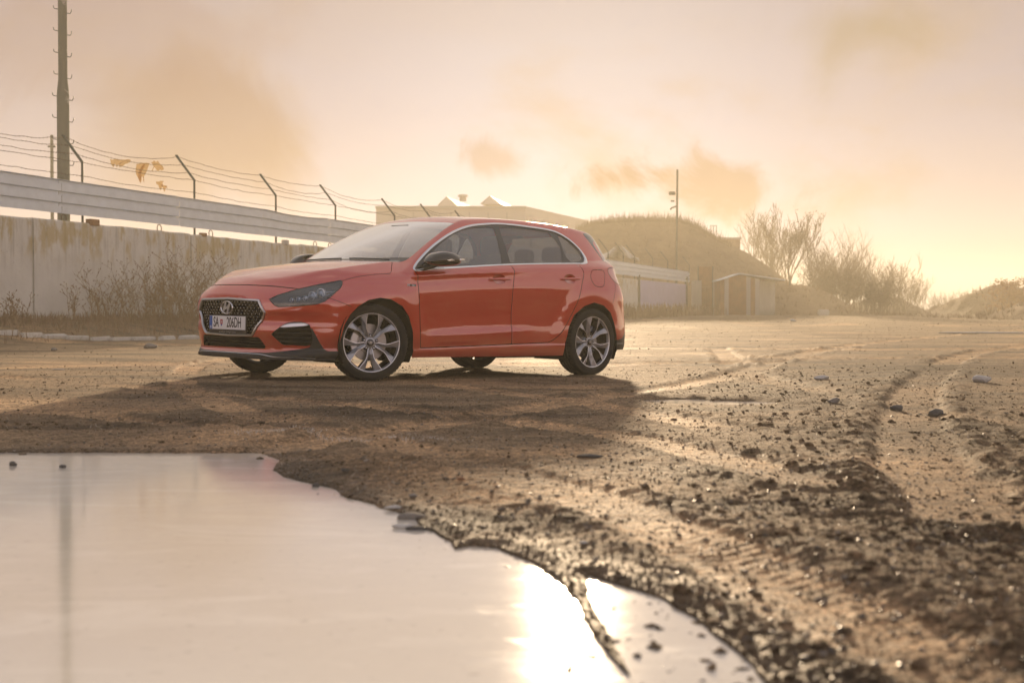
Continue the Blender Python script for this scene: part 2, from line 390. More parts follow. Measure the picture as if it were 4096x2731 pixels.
def raymesh(da=.6, du=.0125, nf=120, nr=90, a0=-27.):
    zc = .5; u0, u1 = -.1, 2.7
    al = np.radians(np.arange(a0, 90+1e-6, da)); al[-1] = np.radians(89.97)
    st = [(u0, math.pi*.5*(i/nf)) for i in range(nf)]                 # phi: 0 = straight ahead, 90 = to the side
    st += [(u, math.pi/2) for u in np.arange(u0, u1, du)]
    st += [(u1, math.pi/2+math.pi/2*(i/nr)) for i in range(nr+1)]
    S = np.array(st); ns, na = len(S), len(al)
    O = np.zeros((ns, na, 3)); D = np.zeros((ns, na, 3))
    O[..., 0] = S[:, 0, None]; O[..., 2] = zc
    D[..., 0] = -np.cos(S[:, 1])[:, None]*np.cos(al)[None]
    D[..., 1] = np.sin(S[:, 1])[:, None]*np.cos(al)[None]
    D[..., 2] = np.sin(al)[None]
    O = O.reshape(-1, 3); D = D.reshape(-1, 3)
    # outermost crossing: search inwards
    R = 1.9
    P = trace(O+D*R, -D, 0., R-.12, 70)
    bad = np.isnan(P[:, 0])
    P[bad] = (O+D*.3)[bad]
    P[:, 1] = np.where(np.abs(P[:, 1]) < 2e-4, 0, P[:, 1])
    N = grad(P)
    idx = np.arange(ns*na).reshape(ns, na)
    a, b, c, d = idx[:-1, :-1].ravel(), idx[1:, :-1].ravel(), idx[1:, 1:].ravel(), idx[:-1, 1:].ravel()
    T = np.concatenate([np.stack([a, b, c], 1), np.stack([a, c, d], 1)])
    # orient outwards
    n = np.cross(P[T[:, 1]]-P[T[:, 0]], P[T[:, 2]]-P[T[:, 0]])
    fl = (n*N[T[:, 0]]).sum(1) < 0
    T[fl] = T[fl][:, ::-1]
    return P, N, T
def poly_sd(poly, x, y):
    """signed distance to closed polygon, negative inside"""
    poly = np.asarray(poly, float); n = len(poly)
    d = np.full(x.shape, 1e9); inside = np.zeros(x.shape, bool)
    for i in range(n):
        ax, ay = poly[i]; bx, by = poly[(i+1) % n]
        ex, ey = bx-ax, by-ay; L = ex*ex+ey*ey+1e-12
        t = np.clip(((x-ax)*ex+(y-ay)*ey)/L, 0, 1)
        d = np.minimum(d, (x-ax-t*ex)**2+(y-ay-t*ey)**2)
        if abs(ey) > 1e-12:
            c = ((ay > y) != (by > y)) & (x < ax+(y-ay)/ey*ex)
            inside ^= c
    d = np.sqrt(d)
    return np.where(inside, -d, d)
def cr(pts, k=6, closed=True):
    """Catmull-Rom resampling of a 2D/3D polyline"""
    P = np.asarray(pts, float); n = len(P); out = []
    rng = range(n) if closed else range(n-1)
    for i in rng:
        if closed: p0, p1, p2, p3 = P[(i-1) % n], P[i], P[(i+1) % n], P[(i+2) % n]
        else: p0, p1, p2, p3 = P[max(i-1, 0)], P[i], P[i+1], P[min(i+2, n-1)]
        for j in range(k):
            t = j/k
            out.append(.5*((2*p1)+(-p0+p2)*t+(2*p0-5*p1+4*p2-p3)*t*t+(-p0+3*p1-3*p2+p3)*t**3))
    if not closed: out.append(P[-1])
    return np.array(out)
# ================================================================= ground
WX0, WY0 = -10.08, 28.0; WD = np.array([.3090, .9511]); WN = np.array([.9511, -.3090])       # wall line and its normal (towards the yard)
def wall_pt(t, s=0.0, z=0.0): return (WX0+WD[0]*t+WN[0]*s, WY0+WD[1]*t+WN[1]*s, z)
WATER = -.035; WATC = -.022
PUD_A = [(-3.2, 5.85), (-2.4, 5.86), (-1.6, 5.88), (-1.05, 5.86), (-.93, 5.60), (-.88, 5.25), (-.80, 5.02), (-.62, 4.72), (-.52, 4.45), (-.40, 4.22), (-.29, 4.05), (-.255, 3.85), (-.20, 3.72), (-.165, 3.60), (-.145, 3.47), (-.10, 3.52), (-.04, 3.50), (.045, 3.28), (.10, 3.05), (.125, 2.87), (.13, 2.72), (.145, 2.55), (.165, 2.38), (.19, 2.22), (.22, 1.95), (.3, 1.5), (.1, .9), (-.8, .6), (-2.2, .9), (-3.4, 2.2), (-4.2, 4.2), (-4.1, 5.5)]
PUD_B = [(.170, 3.12), (.215, 3.03), (.26, 2.95), (.30, 2.86), (.345, 2.68), (.37, 2.50), (.385, 2.32), (.40, 2.12), (.45, 1.9), (.5, 1.5), (.42, 1.25), (.29, 1.5), (.245, 1.9), (.205, 2.15), (.190, 2.3), (.178, 2.5), (.172, 2.72), (.168, 2.9)]
PUD_C = [(.86, 9.15), (1.15, 9.3), (1.4, 9.1), (1.62, 9.0), (1.58, 8.75), (1.25, 8.62), (1.0, 8.75)]
RUTS = [([(16., 44.), (9., 31.), (4.6, 21.), (2.3, 14.2), (.7, 9.6), (-.45, 6.9), (-.9, 5.9)], .17, .03),
        ([(20., 40.), (12., 29.), (6.6, 20.), (4.0, 13.4), (2.6, 9.2), (1.7, 6.0), (1.25, 3.8)], .17, .03),
        ([(26., 36.), (15., 26.), (8.6, 17.6), (5.3, 11.8), (3.7, 7.8), (2.7, 4.4)], .19, .035),
        ([(-12., 19.), (-7., 17.), (-3.5, 15.5), (0., 15.6), (5., 17.2)], .22, .03),
        ([(-3.6, 19.), (-3.2, 14.5), (-2.6, 11.2), (-1.9, 8.9), (-1.15, 7.2), (-.35, 5.6), (.28, 4.0), (.55, 2.9), (.72, 2.0), (.85, 1.2)], .12, .018),
        ([(-1.2, 13.), (-.2, 10.4), (.55, 8.2), (1.05, 6.4), (1.45, 4.9), (1.75, 3.6), (1.95, 2.4), (2.1, 1.2)], .13, .016),
        ([(3.2, 22.), (2.4, 15.), (2.2, 11.), (2.35, 8.), (2.8, 5.6), (3.3, 3.6)], .15, .022),
        ([(-9., 15.5), (-6., 13.2), (-3.8, 11.4), (-2.0, 9.6), (-.6, 8.0), (.55, 6.2), (1.0, 4.6)], .13, .022),
        ([(-9., 12.), (-6., 10.2), (-4., 9.0), (-2.6, 7.9), (-1.6, 7.0)], .13, .026),
        ([(14., 24.), (9., 22.), (5., 21.5), (0., 22.5), (-6., 24.)], .45, .02),
        ([(14., 21.), (9., 18.6), (6., 17.4), (3.5, 17.2)], .35, .02)]
RUTP = [(cr(np.array(p), 6, False), w_, d_) for p, w_, d_ in RUTS]
def dpoly(P, x, y):
    d = np.full(x.shape, 1e9); sgn = np.zeros(x.shape); al = np.zeros(x.shape); L0 = 0
    for a, b in zip(P[:-1], P[1:]):
        e = b-a; L = e @ e; t = np.clip(((x-a[0])*e[0]+(y-a[1])*e[1])/L, 0, 1)
        dd = (x-a[0]-t*e[0])**2+(y-a[1]-t*e[1])**2; m = dd < d
        d = np.where(m, dd, d); sgn = np.where(m, np.sign(e[0]*(y-a[1])-e[1]*(x-a[0])), sgn)
        al = np.where(m, L0+t*math.sqrt(L), al); L0 += math.sqrt(L)
    return np.sqrt(d), sgn, al
CARZ = (CAR_POS, CAR_YAW, CAR_TP, CAR_TR)
def terrain(x, y, sp=None, detail=True):
    """height, packed soil 0..1, clod 0..1"""
    x = np.asarray(x, float); y = np.asarray(y, float); r = np.hypot(x, y)
    sp = r*.001 if sp is None else sp
    s = (x-WX0)*WN[0]+(y-WY0)*WN[1]
    tt = (x-WX0)*WD[0]+(y-WY0)*WD[1]
    h = .018*pn(x/7., y/7., 3)+.010*pn(x/2.3, y/2.3, 5)
    h = h*sst(1.5, 9., r)
    h = h+(.30*sst(25, 90, y)*sst(20, -5, x-y*.28)+.10*sst(30, 120, y))*(y > 0)
    bank = sst(3.3, .9, s)*(y > -10)
    h = h+bank*(.36-.30*sst(25, 90, y))+.035*np.exp(-((s-3.9)/.8)**2)*(y > 5)
    # the plane the car stands on
    dx, dy = x-CAR_POS[0], y-CAR_POS[1]
    cu = dx*math.cos(CAR_YAW)+dy*math.sin(CAR_YAW); cvv = dx*math.sin(CAR_YAW)-dy*math.cos(CAR_YAW)
    hp = cu*CAR_TP+cvv*CAR_TR
    wc = np.exp(-(((cu-1.3)/4.2)**2+(cvv/3.4)**2)**2)
    h = h*(1-wc)+hp*wc
    # puddles
    j = .0065*np.clip(y, 1.5, 5.5)*fbm(x*3.3, y*3.3, 11, 4)-.006
    jj = np.where(r < 9, j, 0)
    near = r < 16
    d = np.full(x.shape, 9.0)
    if near.any():
        xn, yn = x[near], y[near]
        d[near] = np.minimum(poly_sd(PUD_A, xn, yn), poly_sd(PUD_B, xn, yn))+jj[near]; dC = np.full(x.shape, 9.0); dC[near] = poly_sd(PUD_C, xn, yn)+.06*pn(xn*4, yn*4, 13)+.05*pn(xn*11, yn*11, 14)
    else: dC = d
    shore = WATER+.006+np.where(d > 0, .05*sst(0, .75, d)+.010*sst(0, .06, d), np.clip(d*.5, -.07, 0)-.008)
    k = sst(1.15, .0, d)
    h = h*(1-k)+np.maximum(shore, -1)*k
    kC = sst(.35, 0., dC); h = h*(1-kC)+(WATC+np.where(dC > 0, .03*sst(0, .3, dC), np.clip(dC*.4, -.05, 0)))*kC; calm = sst(-.02, .12, d)*sst(-.02, .15, dC)
    # ruts
    packed = np.zeros(x.shape); calm2 = np.ones(x.shape)
    for P, w_, dep in RUTP:
        m = (x > P[:, 0].min()-1.2) & (x < P[:, 0].max()+1.2) & (y > P[:, 1].min()-1.2) & (y < P[:, 1].max()+1.2)
        if not m.any(): continue
        dd, sg, al = dpoly(P, x[m], y[m]); dd = dd+.03*pn(x[m]*1.7, y[m]*1.7, 21)
        inn = sst(w_*1.25, w_*.75, dd); lip_ = np.exp(-((dd-w_*1.55)/(w_*.42))**2)
        fade = sst(.35, .7, .5+.5*pn(al*.35, al*0+w_*7, 31)+.25)
        hh = -dep*.7*inn+dep*.5*lip_*(.2+1.6*np.abs(pn(x[m]*7, y[m]*7, 41)))
        tread = .0018*(.5+pn(x[m]*3, y[m]*3, 47))*np.sign(np.sin(al*2*np.pi/.055+2.2*np.abs(dd*sg)/w_*np.pi))*inn*sst(.02, .008, sp[m])
        h[m] += (hh+tread*.8)*fade*np.where(near[m], calm[m], 1)
        packed[m] = np.maximum(packed[m], inn*fade); calm2[m] = np.minimum(calm2[m], 1-.5*inn*fade)
    big = .5+.5*fbm(x/2.6+3.1, y/3.4, 51, 3)
    packed = np.maximum(packed, sst(.52, .72, big)*.75)
    right = sst(-.15, 1.15, x-.10*y+.45*pn(x*.9, y*.9, 61))*sst(24, 14, y)*(y > 0)
    leftc = np.exp(-(((x+3.9)/1.0)**2+((y-9.6)/.6)**2))+np.exp(-(((x+2.7)/1.3)**2+((y-7.0)/.5)**2))*.5
    clod = np.clip(right*(1-.8*packed)+leftc, 0, 1)
    packed = packed*(1-.7*np.clip(right+leftc, 0, 1))
    if detail:
        amp = (.60+.85*clod)*calm2*(.75+.5*pn(x*.8, y*.8, 66))*np.where(near, calm, 1.)
        wheel = np.ones(x.shape)
        for (u, v) in ((0, .78), (2.65, .78), (0, -.78), (2.65, -.78)):
            wheel = np.minimum(wheel, sst(.12, .42, np.hypot(cu-u, cvv-v)))
        amp = amp*(.15+.85*wheel)
        for wl, a, sd_ in ((1.1, .014, 71), (.42, .0100, 72), (.19, .0090, 73), (.085, .0075, 74), (.042, .0050, 75), (.021, .0026, 76)):
            f = sst(wl*.55, wl*.22, sp)
            if f.max() <= 0: continue
            m = f > 0
            n_ = np.abs(fbm(x[m]/wl, y[m]/wl*1.0, sd_, 2))*2.2-.55 if wl < .5 else fbm(x[m]/wl, y[m]/wl, sd_, 2)
            h[m] += n_*a*amp[m]*f[m]
    h = np.where((d > .0) & (r < 7.5), np.maximum(h, WATER+.004+.010*sst(0, .25, d)+.15*np.maximum(h-WATER, 0)), h)
    return h, packed, clod, d
def ground_z(x, y): return float(terrain(np.array([x], float), np.array([y], float), np.array([.5]))[0][0])

def ground_material():
    m, t, b = mat('dirt')
    at = lambda n: t.new('ShaderNodeAttribute', attribute_name=n).outputs['Fac']
    co = t.new('ShaderNodeTexCoord').outputs['Object']
    pk, cl, wt = at('packed'), at('clod'), at('wet')
    n1 = t.noise(co, 1.3, 6, .6); n2 = t.noise(co, 24.0, 5, .65); n3 = t.noise(co, 130.0, 3, .6)
    dark = t.mix(n2, (.090, .064, .040), (.200, .136, .080))
    brown = t.mix(n2, (.27, .162, .082), (.40, .255, .135))
    c_ = t.mix(t.sstep(.30, .75, t.math('ADD', t.math('MULTIPLY', pk, .75), t.math('MULTIPLY', n1, .45))), dark, brown)
    c_ = t.mix(t.math('MULTIPLY', cl, .75), c_, t.mix(1.0, dark, (.72, .66, .56), 'MULTIPLY'))
    n4 = t.noise(co, 70.0, 4, .7); c_ = t.mix(1.0, c_, t.ramp(n4, [(.36, .30), (.47, .80), (.54, 1.05), (.64, 1.9)]), 'MULTIPLY')
    n6 = t.noise(co, 17.0, 5, .7); c_ = t.mix(1.0, c_, t.ramp(n6, [(.38, .50), (.50, 1.0), (.60, 1.45)]), 'MULTIPLY'); n7 = t.noise(co, 260.0, 2, .6); c_ = t.mix(1.0, c_, t.ramp(n7, [(.35, .55), (.65, 1.5)]), 'MULTIPLY')
    far_ = t.noise(t.mapping(co, scale=(.35, 1.0, 1)), 1.1, 6, .65); c_ = t.mix(1.0, c_, t.ramp(far_, [(.38, .48), (.56, 1.15)]), 'MULTIPLY')
    # pale grit and straw-coloured flecks
    vo = t.new('ShaderNodeTexVoronoi'); t.link(co, vo.inputs['Vector']); vo.inputs['Scale'].default_value = 62.0
    gsep = t.new('ShaderNodeSeparateColor'); t.link(vo.outputs['Color'], gsep.inputs[0])
    grit = t.math('MULTIPLY', t.sstep(.30, .16, vo.outputs['Distance']), t.sstep(.80, .92, gsep.outputs[0]))
    c_ = t.mix(t.math('MULTIPLY', grit, .75), c_, (.42, .36, .28))
    c_ = t.mix(t.math('MULTIPLY', wt, .62), c_, t.mix(1.0, c_, (.30, .30, .32), 'MULTIPLY'))
    t.link(c_, b.inputs['Base Color'])
    ro = t.math('SUBTRACT', .84, t.math('MULTIPLY', wt, .22)); ro = t.math('SUBTRACT', ro, t.math('MULTIPLY', pk, .10))
    ro = t.math('ADD', ro, t.math('MULTIPLY', t.math('SUBTRACT', n2, .5), .35)); t.link(ro, b.inputs['Roughness'])
    b.inputs['Specular IOR Level'].default_value = .16; t.link(t.math('MULTIPLY', t.math('SUBTRACT', .17, t.math('MULTIPLY', cl, .11)), t.ramp(far_, [(.38, .25), (.55, 1.15)])), b.inputs['Sheen Weight']); b.inputs['Sheen Roughness'].default_value = .55; b.inputs['Sheen Tint'].default_value = (1, .72, .42, 1)
    bp = t.new('ShaderNodeBump'); bp.inputs['Distance'].default_value = .016
    dist = t.new('ShaderNodeCameraData')
    n5 = t.noise(co, 5.0, 5, .65); bq = t.new('ShaderNodeBump'); bq.inputs['Distance'].default_value = .06; bq.inputs['Strength'].default_value = .6; t.link(n5, bq.inputs['Height']); t.link(bq.outputs[0], bp.inputs['Normal'])
    hh = t.math('ADD', t.math('MULTIPLY', n2, 1.0), t.math('ADD', t.math('MULTIPLY', n3, .45), t.math('MULTIPLY', grit, .5)))
    bp.inputs['Strength'].default_value = .85; t.link(hh, bp.inputs['Height']); t.link(bp.outputs[0], b.inputs['Normal'])
    for nd in list(t.n):
        if nd.type == 'CAMERA': t.n.remove(nd)
    return m
def build_ground():
    ys = [] ; y_ = 1422*CAMH/1.95
    rr = [.02, .3, .6, .9, 1.15, 1.35, 1.5, 1.6, 1.7, 1.78, 1.85, 1.9]
    while True:
        r = 1422*CAMH/y_
        rr.append(r); y_ -= .80
        if y_ < 5: break
    rr += [170, 190, 215, 245, 280, 320, 370, 430]
    rr = np.array(rr)
    a1 = np.radians(np.arange(-25, 25.001, .045)); a2 = np.radians(np.concatenate([np.arange(25.5, 40, .5), np.arange(40, 320, 2.0), np.arange(320, 335, .5)]))
    A = np.concatenate([a1, a2]); na, nr = len(A), len(rr)
    RR, AA = np.meshgrid(rr, A, indexing='ij'); back = (AA > 1.5) & (AA < 4.78); RR = np.where(back & (RR > 45), 45+(RR-45)*.05, RR); X = RR*np.sin(AA); Y = RR*np.cos(AA)
    dr = np.gradient(rr)[:, None]*np.ones(na)[None]; da = np.where(np.abs(AA) < .45, RR*.0008, RR*.03)
    sp = np.maximum(dr, da)
    h, pk, cl, d = terrain(X.ravel(), Y.ravel(), sp.ravel())
    wet = sst(.28, .0, d)
    V = np.stack([X.ravel(), Y.ravel(), h], 1)
    i = np.arange(nr-1)[:, None]; j = np.arange(na)[None]; j2 = (j+1) % na
    a = (i*na+j).ravel(); b = (i*na+j2).ravel(); c_ = ((i+1)*na+j2).ravel(); e = ((i+1)*na+j).ravel()
    T = np.stack([a, e, c_, b], 1)
    o = mesh_np('ground', V, T, ground_material(), smooth=True, attrs={'packed': pk, 'clod': cl, 'wet': wet})
    tag(o, kind='structure'); return o
ground = build_ground()

# ---- frozen puddles
m, t, b = mat('thin_ice')
co = t.new('ShaderNodeTexCoord').outputs['Object']
st_ = t.mapping(co, scale=(1.0, 2.2, 1)); n1 = t.noise(st_, 1.6, 6, .6, 1.2); n2 = t.noise(st_, 9.0, 5, .6, .8); n3 = t.noise(co, 60., 3, .6)
veil = t.math('ADD', t.sstep(.48, .75, n1), t.math('MULTIPLY', t.sstep(.60, .66, t.noise(t.mapping(co, scale=(1, 3.5, 1)), 14., 6, .7, 1.5)), .8), clamp=True)
b.inputs['Base Color'].default_value = (.10, .085, .065, 1); fleck = t.sstep(.63, .70, t.noise(t.mapping(co, scale=(1, 3, 1)), 26., 5, .65, .5)); t.link(t.mix(t.math('MULTIPLY', fleck, .65), t.mix(veil, (.82, .75, .63), (.95, .89, .77)), (.24, .18, .12)), b.inputs['Base Color'])
b.inputs['Specular IOR Level'].default_value = .5; b.inputs['IOR'].default_value = 1.33
b.inputs['Coat Weight'].default_value = .42; b.inputs['Coat IOR'].default_value = 1.8
rg = t.math('ADD', .075, t.math('ADD', t.math('MULTIPLY', veil, .03), t.math('MULTIPLY', t.sstep(.55, .7, n2), .05)))
t.link(rg, b.inputs['Roughness']); t.link(rg, b.inputs['Coat Roughness'])
bp = t.new('ShaderNodeBump'); bp.inputs['Distance'].default_value = .0006; bp.inputs['Strength'].default_value = .5
t.link(t.math('ADD', t.math('MULTIPLY', n1, 1.5), t.math('ADD', t.math('MULTIPLY', n2, .35), t.math('MULTIPLY', n3, .03))), bp.inputs['Height'])
t.link(bp.outputs[0], b.inputs['Normal']); t.link(bp.outputs[0], b.inputs['Coat Normal'])
ICE = m
def sheet(name, x0, x1, y0, y1, z, polys, step=.05):
    xs = np.arange(x0, x1+step, step); ys = np.arange(y0, y1+step, step); nx, ny = len(xs), len(ys)
    X, Y = np.meshgrid(xs, ys, indexing='ij'); i = np.arange(nx-1)[:, None]; j = np.arange(ny-1)[None]
    a = (i*ny+j).ravel(); T = np.stack([a, a+ny, a+ny+1, a+1], 1)
    V = np.stack([X.ravel(), Y.ravel(), np.full(X.size, z)], 1); c_ = V[T].mean(1); k = np.minimum.reduce([poly_sd(p, c_[:, 0], c_[:, 1]) for p in polys]) < .14; T = T[k]
    u_, inv = np.unique(T.ravel(), return_inverse=True); return mesh_np(name, V[u_], inv.reshape(-1, 4), ICE)
tag(sheet('frozen_puddle', -4.6, .62, .5, 6.15, WATER, (PUD_A, PUD_B)), kind='structure')
tag(sheet('small_puddle', .6, 1.9, 8.4, 9.5, WATC, (PUD_C,)), kind='structure')

# ================================================================= setting materials
def concrete(name, base, moss=0.0, tall=2.1):
    m, t, b = mat(name); co = t.new('ShaderNodeTexCoord').outputs['Object']; sp = t.new('ShaderNodeSeparateXYZ'); t.link(co, sp.inputs[0])
    z = t.math('DIVIDE', sp.outputs[2], tall)
    n1 = t.noise(co, 1.1, 6, .6, .3); n2 = t.noise(t.mapping(co, scale=(5, 5, .5)), 1.6, 5, .6); n3 = t.noise(co, 14., 4, .6)
    c_ = t.mix(n1, tuple(x*.78 for x in base), tuple(min(1, x*1.2) for x in base))
    drip = t.math('MULTIPLY', t.sstep(.46, .75, n2), t.sstep(.45, 1.05, z)); c_ = t.mix(t.math('MULTIPLY', drip, .55), c_, (.14, .115, .080))
    c_ = t.mix(t.math('MULTIPLY', t.sstep(.57, .66, t.noise(co, 1.7, 5, .65, .6)), .55), c_, (.52, .49, .44))
    if moss:
        mo = t.math('MULTIPLY', t.sstep(.47, .60, t.noise(t.mapping(co, scale=(1.4, 1.4, .8)), 1.5, 5, .6)), t.sstep(.70, .97, z))
        c_ = t.mix(t.math('MULTIPLY', mo, moss), c_, (.36, .24, .035))
    c_ = t.mix(t.math('MULTIPLY', t.sstep(.30, .0, z), .55), c_, (.12, .10, .07)); c_ = t.mix(t.math('MULTIPLY', t.sstep(.62, .72, n3), .4), c_, (.10, .09, .07))
    t.link(c_, b.inputs['Base Color']); b.inputs['Roughness'].default_value = .88
    bp = t.new('ShaderNodeBump'); bp.inputs['Distance'].default_value = .012; t.link(t.math('ADD', n3, n1), bp.inputs['Height']); t.link(bp.outputs[0], b.inputs['Normal'])
    return m
CONC = concrete('weathered_concrete', (.60, .585, .54), .62)
CONC2 = concrete('old_concrete', (.42, .39, .33))
SHEET = simple('galvanised_sheet', (.60, .67, .73), .40, metal=.2, var=.12, scale=2.5)
POSTM = simple('painted_steel', (.030, .045, .042), .55, var=.3, scale=12)
WIREM = simple('rusty_wire', (.060, .040, .025), .8)
RUST = simple('rusty_sheet', (.22, .10, .035), .8, var=.5, scale=1.6)
LILAC = simple('lilac_sheet', (.36, .34, .52), .6, var=.12, scale=1.2)
POLEM = concrete('pole_concrete', (.125, .135, .105), 0, 9.0)
RENDERW = simple('pale_cladding', (.52, .47, .42), .7, var=.06, scale=.4)
ROOFM = simple('roof_sheet', (.36, .33, .30), .6, var=.15, scale=1.0)
STRAW = simple('dry_grass', (.24, .155, .088), .8, var=.35, scale=9)
TWIG = simple('dry_twig', (.16, .10, .050), .85, var=.3, scale=20)
BARK = simple('bark', (.075, .055, .038), .9, var=.3, scale=6)
LEAFD = simple('dry_leaves', (.12, .075, .030), .8, var=.3, scale=20)
STONE = simple('grey_stone', (.21, .19, .165), .75, var=.35, scale=18, bump=.004)
STONED = simple('dark_stone', (.075, .070, .064), .7, var=.35, scale=18, bump=.004)
PALE = simple('pale_stone', (.52, .50, .46), .7, var=.2, scale=14, bump=.003)
RAG = glassmat('plastic_film', (.95, .74, .42), .4, (.62, .40, .13), .38)
HILLM, t, b = mat('mound_soil'); co = t.new('ShaderNodeTexCoord').outputs['Object']
n1 = t.noise(co, .25, 6, .6); n2 = t.noise(co, 2.2, 6, .65)
t.link(t.mix(t.sstep(.35, .65, n1), t.mix(n2, (.13, .082, .042), (.25, .160, .085)), t.mix(n2, (.19, .122, .062), (.33, .215, .115))), b.inputs['Base Color'])
b.inputs['Roughness'].default_value = .95; bp = t.new('ShaderNodeBump'); bp.inputs['Distance'].default_value = .25; t.link(n2, bp.inputs['Height']); t.link(bp.outputs[0], b.inputs['Normal'])

# ================================================================= concrete wall and sheet fence
wall = empty('concrete_wall', (WX0, WY0, 0), label='long weathered concrete panel wall with yellow lichen along its top edge', cat='wall')
fence = empty('metal_fence', (WX0, WY0, 0), label='ribbed grey metal sheeting topped with bent barbed wire posts above the concrete wall', cat='fence')
ang = math.atan2(WD[1], WD[0])
def wl(t_, s=0.0, z=0.0): return Vector((WD[0]*t_+WN[0]*s, WD[1]*t_+WN[1]*s, z))     # local to the wall empties
WTOP = 2.47
rnd = random.Random(3)
def panel(t0, t1, top, thick=.16, z0=-.1, m=None, name='wall_panel', parent=None):
    n = 14; vs = []; mb = MB(); L = t1-t0
    tops = [top+rnd.uniform(-.012, .012) for _ in range(n+1)]
    for i in range(n+1):
        for s, zz in ((0, z0), (0, tops[i]-.03), (-.03, tops[i]), (-thick+.03, tops[i]), (-thick, tops[i]-.03), (-thick, z0)):
            vs.append((L*i/n, -s*-1 if False else s*-1, zz))
    fs = []
    for i in range(n):
        for j in range(5): fs.append((i*6+j, (i+1)*6+j, (i+1)*6+j+1, i*6+j+1))
    fs += [tuple(range(6)), tuple(n*6+j for j in reversed(range(6)))]
    mb.add(vs, fs); o = mb.build(name, m or CONC, parent or wall); o.location = wl(t0); o.rotation_euler = (0, 0, ang)
    # local +y must point away from the yard
    return o
edges = [-17.2, -11.1, -5.0, 1.06, 7.20, 13.26, 19.3, 25.4, 31.5, 37.6, 43.7, 49.8, 55.9]
for a, b_ in zip(edges[:-1], edges[1:]):
    panel(a+.03, b_-.03, WTOP+rnd.uniform(-.015, .015)-(.0 if a < 19 else .05))
for t_ in edges[1:-1]:
    o = MB().box((0, .12, 1.15), (.16, .10, 2.5)).build('joint_post', POSTM, wall); o.location = wl(t_); o.rotation_euler = (0, 0, ang)
def loop_at(px, h=.17, r=.055):
    k = (px-2048)/FPX; t_ = (k*WY0-WX0)/(WD[0]-k*WD[1]); return t_
for px in (271, 651, 856, 1271, 1330):
    t_ = loop_at(px); mb = MB()
    mb.tube([(-.05, 0, WTOP-.02), (-.055, 0, WTOP+.09), (-.03, .01, WTOP+.14), (.0, .01, WTOP+.155), (.03, .01, WTOP+.14), (.055, 0, WTOP+.09), (.05, 0, WTOP-.02)], .011, 6)
    o = mb.build('lifting_loop', WIREM, wall, smooth=True); o.location = wl(t_, -.08); o.rotation_euler = (0, 0, ang-.5)
for px, m_, d in ((378, RUST, (.30, .16, .14)), (818, RUST, (.2, .12, .09)), (1146, PALE, (.20, .14, .13))):
    o = MB().box((0, 0, WTOP+d[2]/2-.035), d).build('loose_brick', m_, wall, bevel=.008); o.location = wl(loop_at(px), -.03); o.rotation_euler = (0, 0, ang)
# lilac sheet section, gate post, rusty door
def slab(name, t0, t1, z0, z1, m_, parent, s=0.0, ribs=0):
    mb = MB(); L = t1-t0
    if ribs:
        n = ribs; vs = []; fs = []
        for i in range(2*n+1):
            y = -.03 if i % 2 else 0.0
            for zz in (z0, z1): vs.append((L*i/(2*n), y, zz)); 
            for zz in (z0, z1): vs.append((L*i/(2*n), y+.03, zz))
        for i in range(2*n): fs += [(i*4, i*4+4, i*4+5, i*4+1), (i*4+2, i*4+3, i*4+7, i*4+6), (i*4+1, i*4+5, i*4+7, i*4+3)]
        mb.add(vs, fs)
    else: mb.box((L/2, .06, (z0+z1)/2), (L, .12, z1-z0))
    o = mb.build(name, m_, parent); o.location = wl(t0, s); o.rotation_euler = (0, 0, ang); return o
lil = empty('lilac_gate', (WX0, WY0, 0), label='faded lilac ribbed metal gate closing the gap in the concrete wall', cat='gate')
slab('gate_sheet', 56.2, 63.0, .25, 2.42, LILAC, lil, ribs=26); slab('gate_sheet', 63.05, 70.0, .25, 2.42, LILAC, lil, ribs=26)
o = MB().box((0, 0, 1.35), (.16, .16, 2.7)).build('gate_post', POSTM, lil); o.location = wl(56.05)
o = MB().box((0, 0, 1.45), (.18, .18, 3.0)).build('gate_post', POSTM, lil); o.location = wl(70.15)
def box_at(name, pxa, pxb, ya, yb, Y, m_, depth=.3, parent=None, **kw):
    a = W(pxa, ya, Y); b2 = W(pxb, yb, Y); z0, z1 = min(a[2], b2[2]), max(a[2], b2[2])
    o = MB().box((0, depth/2, (z1-z0)/2), (b2[0]-a[0], depth, z1-z0)).build(name, m_, parent, **kw); o.location = ((a[0]+b2[0])/2, Y, z0); return o
wp = box_at('wall_pier', 2768, 2806, 1122, 1264, 95.5, CONC2); tag(wp, 'short concrete pier beside the rusty steel door', 'pier')
dr = empty('rusty_door', W(2821, 1262, 95.8), label='tall rusty steel door leaf between the concrete pier and the shed', cat='door')
dw = (2850-2792)/FPX*95.8; dh = (1262-1066)/FPX*95.8
MB().box((-dw/4, 0, dh*.29), (dw/2-.02, .06, dh*.58)).build('lower_leaf', RUST, dr); MB().box((dw/4, 0, dh*.29), (dw/2-.02, .06, dh*.58)).build('lower_leaf', RUST, dr)
MB().box((0, .02, dh*.79), (dw, .06, dh*.41)).build('upper_panel', RUST, dr)
for k in (-1, 1): MB().box((k*dw/2, 0, dh/2), (.07, .10, dh)).build('door_frame', POSTM, dr)
w2 = box_at('low_wall', 2853, 2884, 1118, 1262, 95.5, CONC2); tag(w2, 'narrow streaked concrete wall piece left of the shed', 'wall')

